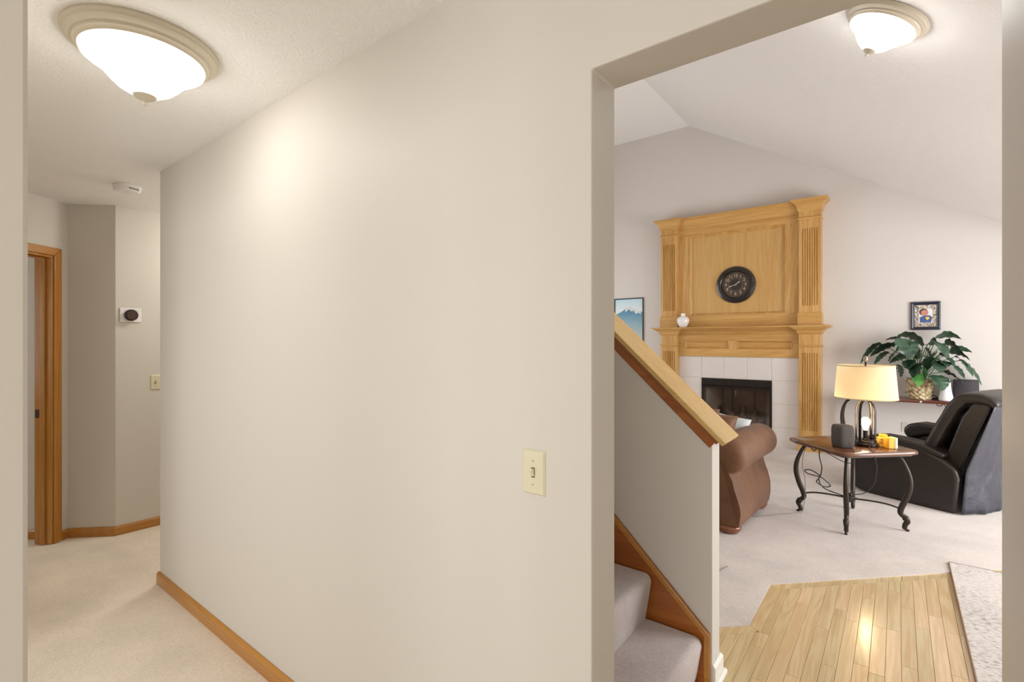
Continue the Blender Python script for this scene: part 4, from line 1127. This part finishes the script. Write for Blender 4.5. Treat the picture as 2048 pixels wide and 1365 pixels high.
obj('wire', bm, grey_m, t, smooth=True)
t = thing('carpet_wire', 'short thin wire lying on the carpet beside the end of the half wall', 'cord', (-0.86, 3.2, 0.006))
base = (-0.86, 3.2, 0.006)
bm = wcord(loc_pts([(-1.00, 2.98, 0.0085), (-0.93, 3.06, 0.0085), (-0.885, 3.15, 0.0085), (-0.865, 3.26, 0.0085), (-0.85, 3.31, 0.0085)], base), 0.003)
obj('wire', bm, grey_m, t, smooth=True)

# ------------------------------------------------------------------ sofa (faces the fireplace)
SO = (-0.945, 3.86, 0.0)
t = thing('sofa', 'brown suede rolled-arm sofa behind the half wall, facing the fireplace', 'sofa', SO, (0, 0, math.radians(-3.2)))
brown_pillow = True
# local: x to the right (outer arm face near 0), y forward towards the fireplace
W_ = 2.05; DEP = 0.86
def arm_profile(flip=1):
    pts = [(-0.235, 0.07), (0.03, 0.07), (0.042, 0.14), (0.040, 0.21), (0.022, 0.28), (0.0, 0.34), (-0.018, 0.40), (-0.025, 0.455)]
    c_ = (-0.045, 0.588); r_ = 0.138
    for a in range(-72, 200, 14):
        pts.append((c_[0] + r_ * math.cos(math.radians(a)), c_[1] + r_ * math.sin(math.radians(a))))
    pts += [(-0.185, 0.48), (-0.235, 0.42)]
    return pts
def arm(xoff, flip):
    bm = B()
    prof = arm_profile()
    ys_ = [(-0.062, 0.30), (-0.052, 0.62), (-0.030, 0.86), (0.0, 0.96), (0.03, 1.0), (0.40, 1.0), (0.80, 1.0), (0.842, 0.985), (0.862, 0.93), (0.868, 0.84)]
    cxp = sum(p_[0] for p_ in prof) / len(prof); czp = sum(p_[1] for p_ in prof) / len(prof)
    rows = []
    for y_, k_ in ys_:
        row = []
        for px_, pz_ in prof:
            if y_ < 0.02:      # only the roll itself bulges and rounds off at the back end
                if pz_ > 0.445: row.append(((-0.045 + (px_ + 0.045) * k_) * flip + xoff, y_, 0.588 + (pz_ - 0.588) * k_))
                else: row.append((px_ * flip + xoff, max(0.0, y_) + 0.002 * k_, pz_))
            else:
                row.append(((cxp + (px_ - cxp) * k_) * flip + xoff, y_, max(0.07, czp + (pz_ - czp) * k_) + (0.012 * math.sin(y_ * 3.6) if pz_ > 0.45 else 0)))
        rows.append(row)
    R_ = grid(bm, rows, close=True); bm.faces.new(R_[0]); bm.faces.new(R_[-1])
    o = obj('arm', bm, M['suede'], t); auto_smooth(o, 60); return o
arm(0, 1); arm(-W_ - 0.0, -1)
bm = B(); tube(bm, catmull([(0.03, 0.004, 0.08), (0.040, 0.004, 0.20), (0.0, 0.004, 0.34), (-0.026, 0.004, 0.45)], 6), 0.004, 6); obj('piping', bm, M['suede'], t, smooth=True)
bm = B(); box(bm, -W_ + 0.24, -0.24, 0.05, 0.84, 0.07, 0.30); obj('seat_base', bm, M['suede'], t, bevel=0.02)
# back
bm = B(); prof = [(0.02, 0.07), (0.20, 0.07), (0.24, 0.45), (0.20, 0.66), (0.17, 0.75), (0.10, 0.80), (0.02, 0.785), (-0.012, 0.72), (0.0, 0.60), (0.012, 0.3)]
prism(bm, prof, YZ, -W_ + 0.20, -0.20)
o = obj('backrest', bm, M['suede'], t, bevel=0.03, seg=3); auto_smooth(o, 50)
for i in range(3):
    wseat = (W_ - 0.50) / 3; x0 = -W_ + 0.25 + i * wseat
    bm = B(); box(bm, x0 + 0.003, x0 + wseat - 0.003, 0.24, 0.87, 0.301, 0.47); obj('seat_cushion', bm, M['suede'], t, bevel=0.05, seg=4, smooth=True)
def pillow(name, w, h, d, m_, parent=None):
    bm = B(); n = 16
    for side in (1, -1):
        rows = []
        for i in range(n + 1):
            row = []
            for j in range(n + 1):
                u, v = -1 + 2 * i / n, -1 + 2 * j / n
                th = d / 2 * (max(0, (1 - u ** 4)) * max(0, (1 - v ** 4))) ** 0.6
                pinch = 1 - 0.08 * (1 - abs(u) ** 2) * abs(v) ** 3 
                row.append((u * w / 2 * (1 - 0.06 * (1 - v * v)), side * th, v * h / 2 * (1 - 0.06 * (1 - u * u))))
            rows.append(row)
        grid(bm, rows)
    bmesh.ops.remove_doubles(bm, verts=bm.verts[:], dist=0.0005)
    return obj(name, bm, m_, parent, smooth=True)
for i in range(3):
    wseat = (W_ - 0.44) / 3
    o = pillow('back_cushion', wseat, 0.44, 0.23, M['suede'], t); o.location = (-W_ + 0.22 + wseat * (i + 0.5), 0.315, 0.665); o.rotation_euler = (math.radians(-12), 0, 0)
for x_, y_ in ((-0.055, 0.07), (-0.06, 0.80), (-W_ + 0.06, 0.07), (-W_ + 0.06, 0.80)):
    bm = B(); lathe(bm, [(0, 0.0055), (0.058, 0.0055), (0.068, 0.018), (0.080, 0.030), (0.086, 0.045), (0.084, 0.058), (0.074, 0.070), (0, 0.071)], 32, x_, y_)
    obj('foot', bm, M['foot'], t, smooth=True)
m_ = mat('pale_blue_print', srgb(206, 216, 216), 0.9, vary=(9, 0.22))
o = pillow('throw_pillow', 0.38, 0.32, 0.12, m_)
o.location = (-1.175, 4.46, 0.655); o.rotation_euler = (math.radians(-20), math.radians(8), math.radians(-6))
tag(o, 'pale blue and white patterned throw pillow on the brown sofa', 'pillow')
o = pillow('throw_pillow', 0.46, 0.40, 0.17, M['suede'])
o.location = (-1.255, 4.20, 0.665); o.rotation_euler = (math.radians(-14), math.radians(6), math.radians(-4))
tag(o, 'brown suede throw pillow in front of the pale blue one on the sofa', 'pillow')

# ------------------------------------------------------------------ recliner (seen from its side and back)
RQ = Vector((0.393, 5.434)); RF = Vector((-0.9, 0.436)); RS = Vector((-0.436, -0.9))
RW = 0.84
rot = math.atan2(RF.y, RF.x)
# local: +x forward, +y = chair's left (towards the camera); origin at the near rear corner on the floor
t = thing('recliner', 'dark brown leather recliner seen from behind with a cover hanging at its back', 'recliner', (RQ.x, RQ.y, 0.0055), (0, 0, rot))
def slab(pts, y0, y1, name, m_=M['leather'], bev=0.03, parent=t, seg=4):
    bm = B(); prism(bm, pts, XZ, y0, y1); o = obj(name, bm, m_, parent, bevel=bev, seg=seg); auto_smooth(o, 45); return o
side = [(0.02, 0.012), (0.30, 0.0), (0.68, 0.0), (0.80, 0.02), (0.835, 0.10), (0.835, 0.27), (0.80, 0.36), (0.70, 0.47), (0.50, 0.53), (0.24, 0.50), (0.12, 0.445), (0.02, 0.372), (0.0, 0.30)]
slab(side, -0.16, 0.0, 'side_panel', bev=0.025)
slab(side, -RW, -RW + 0.16, 'side_panel', bev=0.025)
for y0 in (-0.19, -RW - 0.01):
    armp = [(0.10, 0.44), (0.24, 0.49), (0.50, 0.515), (0.64, 0.46), (0.70, 0.49), (0.71, 0.55), (0.67, 0.605), (0.58, 0.63), (0.42, 0.62), (0.24, 0.585), (0.09, 0.50)]
    if y0 > -0.5: armp = [(x_, 0.46 + (z_ - 0.46) * 0.62) for x_, z_ in armp]
    slab(armp, y0, y0 + 0.20, 'arm_pad', bev=0.035, seg=5)
slab([(0.10, 0.05), (0.80, 0.05), (0.82, 0.25), (0.76, 0.36), (0.12, 0.36)], -RW + 0.165, -0.165, 'seat_base', bev=0.03)
slab([(0.16, 0.362), (0.76, 0.362), (0.80, 0.42), (0.74, 0.48), (0.20, 0.47)], -RW + 0.19, -0.19, 'seat_cushion', bev=0.04)
slab([(0.822, 0.06), (0.86, 0.06), (0.87, 0.36), (0.845, 0.40), (0.825, 0.37)], -RW + 0.17, -0.17, 'footrest', bev=0.02)
# back: inset side panel core, fat front bolster, top roll
yb0, yb1 = -RW + 0.06, -0.07
core = [(0.145, 0.40), (0.03, 0.34), (-0.065, 0.60), (-0.175, 0.885), (-0.165, 0.93), (-0.06, 0.935), (0.02, 0.80)]
slab(core, yb0 + 0.02, yb1 - 0.02, 'back_panel', bev=0.02)
def roll(path, r, name, y0, y1, m_=M['leather']):
    """closed outline around a path in xz, with rounded ends across y"""
    P_ = [Vector((a, 0, b)) for a, b in path]; 
    return P_
# front bolster: stadium shaped pillow swept along the reclined front line and over the top
line = catmull([(0.245, 0, 0.46), (0.215, 0, 0.56), (0.155, 0, 0.70), (0.085, 0, 0.85), (0.020, 0, 0.94), (-0.065, 0, 0.962), (-0.165, 0, 0.945), (-0.205, 0, 0.905)], 5)
n = len(line); rows = []
thick = []
for i in range(n):
    f_ = i / (n - 1)
    thick.append(0.058 if f_ < 0.55 else 0.058 - 0.022 * (f_ - 0.55) / 0.45)
m_s = 20
for i in range(n):
    tg = (line[min(i + 1, n - 1)] - line[max(i - 1, 0)]).normalized()
    nr = Vector((tg.z, 0, -tg.x))       # sideways in xz
    row = []
    yc = (yb0 + yb1) / 2; hw = (yb1 - yb0) / 2
    fe = min(1.0, 0.72 + 0.28 * math.sqrt(max(0, 1 - (1 - min(1, i / 4)) ** 2))) * min(1.0, 0.72 + 0.28 * math.sqrt(max(0, 1 - (1 - min(1, (n - 1 - i) / 4)) ** 2)))
    for k in range(40):
        a = 2 * PI * k / 40
        ca, sa = math.cos(a), math.sin(a)
        yy = hw * math.copysign(abs(ca) ** 0.28, ca)
        tt = thick[i] * fe * math.copysign(abs(sa) ** 0.55, sa) * (1 + 0.05 * math.sin(i * 1.1 + k * 0.7))
        p_ = line[i] + nr * tt
        row.append((p_.x, yc + yy, p_.z))
    rows.append(row)
bm = B(); R = grid(bm, rows, close=True); bm.faces.new(R[0]); bm.faces.new(R[-1])
obj('back_cushion', bm, M['leather'], t, smooth=True)
bm = B(); tube(bm, catmull([(0.018, yb1 - 0.012, 0.36), (-0.062, yb1 - 0.012, 0.60), (-0.172, yb1 - 0.012, 0.90)], 6), 0.006, 6); obj('piping', bm, M['leather'], t, smooth=True)
# hanging cover
bm = B(); rows = []
nu, nv = 26, 22
for j in range(nv + 1):
    v = j / nv
    row = []
    for i in range(nu + 1):
        u = i / nu
        y_ = -0.045 - u * (RW - 0.06)
        top = Vector((-0.205, 0.915)); mid = Vector((-0.10, 0.62)); low = Vector((-0.02, 0.36)); bot = Vector((-0.028, 0.012))
        # bulging shape: hem stands out in the middle of the chair back
        bul = math.sin(PI * min(1, max(0, u * 1.02))) ** 0.8
        zz_ = 0.915 + (0.006 - 0.915) * v
        if zz_ > 0.36: xb = -0.205 + (0.175) * (0.915 - zz_) / 0.555
        else: xb = -0.030 + 0.022 * (0.36 - zz_) / 0.36
        xb -= 0.07 * bul * min(1, v * 1.1) ** 1.1
        edge_ = min(1, u * 5)
        wav = edge_ * 0.020 * math.sin(u * 15 + v * 4) * v + edge_ * 0.012 * math.sin(u * 31 - v * 6) * v
        yy = y_ + 0.028 * v * v * math.cos(PI * u) 
        zz_ += 0.022 * v * math.sin(u * 9 + 0.5) * (1 if v > 0.9 else 0.3) * (0.5)
        row.append((xb - abs(wav) * 0.9 - 0.004, yy, max(0.004, zz_)))
    rows.append(row)
grid(bm, rows)
o = obj('hanging_cover', bm, M['flap'], t, smooth=True); s_ = o.modifiers.new('solid', 'SOLIDIFY'); s_.thickness = 0.004; s_.offset = 0
bm = B(); tube(bm, catmull([(0.60, -0.165, 0.30), (0.66, 0.006, 0.33), (0.68, 0.016, 0.37)], 5), 0.011, 8); obj('lever', bm, M['black_metal'], t, smooth=True)

# ------------------------------------------------------------------ console table against the fireplace wall
CZ = 0.775
CXL, CXR, CYF, CYB = -0.585, 0.98, 7.17, LW - 0.016
t = thing('console_table', 'cherry topped console table with curved black iron legs behind the recliner', 'table', ((CXL + CXR) / 2, 7.37, 0))
cb = ((CXL + CXR) / 2, 7.37, 0)
bm = B(); prism(bm, [(CXL + 0.03, CYB), (CXL, CYB - 0.05), (CXL, CYF + 0.07), (CXL + 0.06, CYF), (CXR - 0.06, CYF), (CXR, CYF + 0.07), (CXR, CYB - 0.05), (CXR - 0.03, CYB)], XY, CZ - 0.034, CZ)
obj('table_top', bm, M['console_wood'], t, world_of=cb, bevel=0.008, seg=3)
for sx in (-1, 1):
    xc = CXL + 0.135 if sx < 0 else CXR - 0.135
    for y_ in (CYF + 0.06, CYF + 0.12, CYB - 0.08):
        k = -sx
        pts = [(xc, y_, CZ - 0.034), (xc + sx * 0.055, y_, 0.68), (xc + sx * 0.085, y_, 0.58), (xc + sx * 0.088, y_, 0.46), (xc + sx * 0.06, y_, 0.30), (xc + sx * 0.02, y_, 0.16), (xc + sx * 0.015, y_, 0.09), (xc + sx * 0.04, y_, 0.0065)]
        bm = B(); tube(bm, catmull(pts, 5), 0.013, 8); obj('leg', bm, M['iron'], t, world_of=cb, smooth=True)
bm = B(); tube(bm, [(CXL + 0.15, 7.38, 0.16), (cb[0], 7.38, 0.22), (CXR - 0.15, 7.38, 0.16)], 0.009, 8); obj('stretcher', bm, M['iron'], t, world_of=cb, smooth=True)
o = disc_obj('catch', [(0, 0), (0.012, 0), (0.010, 0.006), (0, 0.008)], M['nickel'], t, 20); o.location = (0.205 - cb[0], CYF - 0.0005 - cb[1], CZ - 0.017)

# ------------------------------------------------------------------ plant in a woven basket
PP = (0.205, 7.36, CZ + 0.0006)
t = thing('potted_plant', 'peace lily with broad dark arching leaves in a woven basket on the console', 'plant', PP)
m_, nt, p, N, L = new_mat('woven_straw')
tc = N.new('ShaderNodeTexCoord'); nz = N.new('ShaderNodeTexNoise'); nz.inputs['Scale'].default_value = 28; L.new(tc.outputs['Object'], nz.inputs['Vector'])
rp = N.new('ShaderNodeValToRGB'); L.new(nz.outputs['Fac'], rp.inputs['Fac'])
rp.color_ramp.elements[0].color = srgb(150, 116, 62); rp.color_ramp.elements[0].position = 0.35
rp.color_ramp.elements[1].color = srgb(228, 214, 176); rp.color_ramp.elements[1].position = 0.62
L.new(rp.outputs[0], p.inputs['Base Color']); p.inputs['Roughness'].default_value = 0.5
bm = B()
NB, NRw = 96, 52
BH, R_b, R_t = 0.232, 0.098, 0.128
rows = []
for j in range(NRw + 1):
    v = j / NRw; z_ = v * BH; r_ = R_b + (R_t - R_b) * v
    row = []
    band = int(v * 10); ph_ = (band % 2) * PI
    for i in range(NB):
        a = 2 * PI * i / NB
        inout = math.sin(a * 12 + ph_)
        prof_ = abs(math.sin(v * 10 * PI)) ** 0.6
        rr_ = r_ + 0.0095 * prof_ * inout + 0.002 * prof_
        row.append((rr_ * math.cos(a), rr_ * math.sin(a), z_))
    rows.append(row)
R = grid(bm, rows, close=True); bm.faces.new(R[0])
inner = [[(0.94 * x_, 0.94 * y_, z_) for x_, y_, z_ in rows[-1]], [(0.90 * x_, 0.90 * y_, z_ - 0.03) for x_, y_, z_ in rows[-1]]]
R2 = grid(bm, inner, close=True)
for i in range(NB): bm.faces.new((R[-1][i], R[-1][(i + 1) % NB], R2[0][(i + 1) % NB], R2[0][i]))
obj('basket', bm, m_, t, smooth=True)
bm = B(); lathe(bm, [(0, 0.205), (0.114, 0.205), (0.112, 0.198), (0, 0.198)], 32); obj('soil', bm, mat('soil', srgb(62, 48, 36), 0.95, bump=(60, 0.8, 0.01)), t)
def leaf_mat(name, c1, c2):
    m_, nt, p, N, L = new_mat(name)
    tc = N.new('ShaderNodeTexCoord'); nz = N.new('ShaderNodeTexNoise'); nz.inputs['Scale'].default_value = 9; L.new(tc.outputs['Object'], nz.inputs['Vector'])
    rp = N.new('ShaderNodeValToRGB'); L.new(nz.outputs['Fac'], rp.inputs['Fac'])
    rp.color_ramp.elements[0].color = c1; rp.color_ramp.elements[0].position = 0.35; rp.color_ramp.elements[1].color = c2; rp.color_ramp.elements[1].position = 0.68
    L.new(rp.outputs[0], p.inputs['Base Color']); p.inputs['Roughness'].default_value = 0.3
    return m_
LM = leaf_mat('dark_leaf', srgb(34, 56, 40), srgb(66, 96, 72))
LM2 = leaf_mat('young_leaf', srgb(44, 110, 40), srgb(92, 150, 66))
STM = mat('leaf_stalk', srgb(84, 134, 70), 0.5)
KX, KZ = 0.000613, 0.000753
leaves = [  # tip, blade start, arch lift, depth y of tip, half width
 ((145, 640), (470, 315), 90, -.06, .030), ((300, 520), (690, 340), 70, -.10, .036), ((365, 640), (590, 460), 50, -.14, .034),
 ((700, 225), (1095, 350), 140, .04, .052), ((530, 260), (790, 250), 30, .08, .026), ((590, 590), (765, 385), 30, -.20, .055),
 ((905, 540), (790, 235), 20, -.16, .072), ((1640, 250), (1220, 275), 120, .06, .042), ((1425, 520), (1265, 280), 60, -.17, .044),
 ((1640, 470), (1400, 300), 60, -.02, .050), ((1780, 440), (1480, 390), 40, .06, .026), ((1660, 820), (1440, 590), 60, -.10, .034),
 ((1780, 790), (1540, 505), 80, -.02, .036), ((1900, 920), (1600, 560), 110, .04, .032), ((1660, 910), (1370, 730), 50, -.16, .050),
 ((1340, 1000), (1290, 780), 20, -.23, .054), ((1165, 590), (1290, 430), 20, -.20, .044), ((945, 820), (1030, 605), 20, -.26, .056),
 ((1020, 950), (1010, 770), 20, -.24, .034), ((820, 690), (980, 590), 30, -.18, .040), ((600, 620), (850, 530), 40, -.04, .040),
 ((1330, 740), (1270, 565), 20, -.22, .044), ((770, 840), (720, 640), 20, .02, .060), ((1000, 560), (1060, 400), 10, -.02, .052),
 ((1330, 330), (1160, 330), 60, .02, .050), ((900, 420), (1010, 330), 40, -.08, .046), ((1150, 700), (1190, 520), 10, -.24, .048), ((1520, 640), (1330, 480), 60, -.14, .042), ((480, 420), (800, 360), 70, -.02, .038), ((700, 520), (900, 440), 40, -.12, .046), ((1250, 640), (1120, 500), 20, -.16, .044), ((880, 700), (900, 560), 10, -.22, .046), ((1740, 560), (1450, 440), 70, -.06, .040), ((1430, 650), (1330, 560), 30, -.18, .044), ((1230, 560), (1130, 380), 10, .08, .050), ((1480, 560), (1400, 420), 20, .10, .044)]
for li, (tip, st_, lift, dy, hw) in enumerate(leaves):
    rr = random.Random(li * 31 + 5)
    def P3(c_, y_): return Vector(((c_[0] - 1055) * KX, y_, 0.232 + (845 - c_[1]) * KZ))
    T_ = P3(tip, dy); S_ = P3(st_, dy * 0.62)
    base = Vector(((st_[0] - 1055) * KX * 0.10 + rr.uniform(-.03, .03), rr.uniform(-.05, .03), 0.200))
    mid = (base + S_) / 2 + Vector((-(S_.x - base.x) * 0.18, 0, abs(S_.x) * 0.12))
    stalk = catmull([base, mid, S_], 6)
    bm = B()
    ctrl = (S_ + T_) / 2 + Vector((0, 0, lift * KZ * 1.3))
    nb = 14
    mids = [((1 - k / nb) ** 2) * S_ + 2 * (1 - k / nb) * (k / nb) * ctrl + ((k / nb) ** 2) * T_ for k in range(nb + 1)]
    rows = []
    tw = rr.uniform(-0.5, 0.5)
    for k in range(nb + 1):
        f_ = k / nb
        w_ = hw * 1.3 * (math.sin(PI * min(1, (f_ * 0.93 + 0.05)) ** 0.75) ** 0.85) if f_ < 1 else 0.0015
        w_ = max(w_ * (1.28 if li % 3 else 1.4), 0.0015)
        tg = (mids[min(k + 1, nb)] - mids[max(k - 1, 0)]).normalized()
        sd = tg.cross(Vector((0, 0, 1)))
        if sd.length < 0.05: sd = Vector((0, 1, 0))
        sd.normalize()
        # leaf blade partly turned to the room
        sd = (sd * 0.75 + Vector((0.45 * tg.z, -0.2, 0.55 * abs(tg.x))) * (1 if sd.y < 0 else -1)).normalized()
        sd = Matrix.Rotation(tw * f_, 3, tg) @ sd
        up_ = sd.cross(tg).normalized()
        if up_.z < 0: up_ = -up_
        wv_ = 0.10 * w_ * math.sin(k * 1.9 + li)
        rows.append([mids[k] - sd * w_ + up_ * (w_ * 0.16 + wv_), mids[k] - sd * w_ * 0.5 + up_ * w_ * 0.14, mids[k], mids[k] + sd * w_ * 0.5 + up_ * w_ * 0.14, mids[k] + sd * w_ + up_ * (w_ * 0.16 - wv_)])
    grid(bm, rows)
    lf = obj('leaf', bm, LM2 if li == 18 else LM, t, smooth=True)
    bm = B(); tube(bm, stalk, 0.0038, 6); obj('stalk', bm, STM, lf, smooth=True)

# ------------------------------------------------------------------ white canister and dark loudspeaker on the console
t = thing('white_diffuser', 'white tapered cylinder between the plant basket and the dark speaker', 'diffuser', (0.423, 7.27, CZ + 0.0006))
bm = B(); lathe(bm, [(0, 0), (0.056, 0), (0.062, 0.006), (0.063, 0.02), (0.060, 0.05), (0.050, 0.10), (0.044, 0.15), (0.042, 0.208), (0.040, 0.213), (0.0, 0.214)], 40)
o = obj('body', bm, mat('matt_white', srgb(238, 236, 236), 0.45), t); auto_smooth(o, 40)
bm = B(); lathe(bm, [(0, 0.2135), (0.034, 0.2135), (0.034, 0.23), (0.024, 0.246), (0, 0.250)], 32); obj('cap', bm, mat('grey_cap', srgb(204, 204, 206), 0.4), t, smooth=True)
t = thing('bookshelf_speaker', 'dark grey box loudspeaker on the console table beside the white cylinder', 'speaker', (0.60, 7.42, CZ + 0.0006), (0, 0, math.radians(-6)))
bm = B(); box(bm, -0.105, 0.105, -0.085, 0.10, 0, 0.232); obj('cabinet', bm, mat('speaker_black', srgb(52, 47, 52), 0.5), t, bevel=0.006, seg=3)
bm = B(); prism(bm, [(-0.100 + 0.2 * i / 16, -0.086 - 0.022 * (1 - (-1 + i / 8) ** 2)) for i in range(17)], XY, 0.006, 0.226); o = obj('grille', bm, mat('speaker_cloth', srgb(64, 58, 64), 0.7), t); auto_smooth(o, 40)
t = thing('black_cable', 'tangle of black cord lying on the console behind the white cylinder', 'cord', (0.36, 7.42, CZ))
base = (0.36, 7.42, CZ)
bm = wcord(loc_pts([(0.07, 7.50, CZ + 0.055), (0.16, 7.50, CZ + 0.050), (0.26, 7.50, CZ + 0.05), (0.32, 7.46, CZ + 0.04), (0.37, 7.42, CZ + 0.012), (0.35, 7.38, CZ + 0.006), (0.31, 7.42, CZ + 0.006), (0.36, 7.44, CZ + 0.012), (0.40, 7.40, CZ + 0.006), (0.34, 7.41, CZ + 0.016), (0.38, 7.38, CZ + 0.010)], base), 0.005)
obj('wire', bm, cord_m, t, smooth=True)
t = thing('hanging_cord', 'black cord hanging from under the console top behind the recliner', 'cord', (0.42, 7.25, CZ - 0.034))
base = (0.42, 7.25, CZ - 0.034)
bm = wcord(loc_pts([(0.345, 7.24, CZ - 0.034), (0.35, 7.24, CZ - 0.055), (0.38, 7.24, CZ - 0.058), (0.40, 7.24, CZ - 0.034), (0.42, 7.25, CZ - 0.06), (0.50, 7.27, CZ - 0.13), (0.58, 7.30, CZ - 0.22)], base), 0.0045)
obj('wire', bm, cord_m, t, smooth=True)
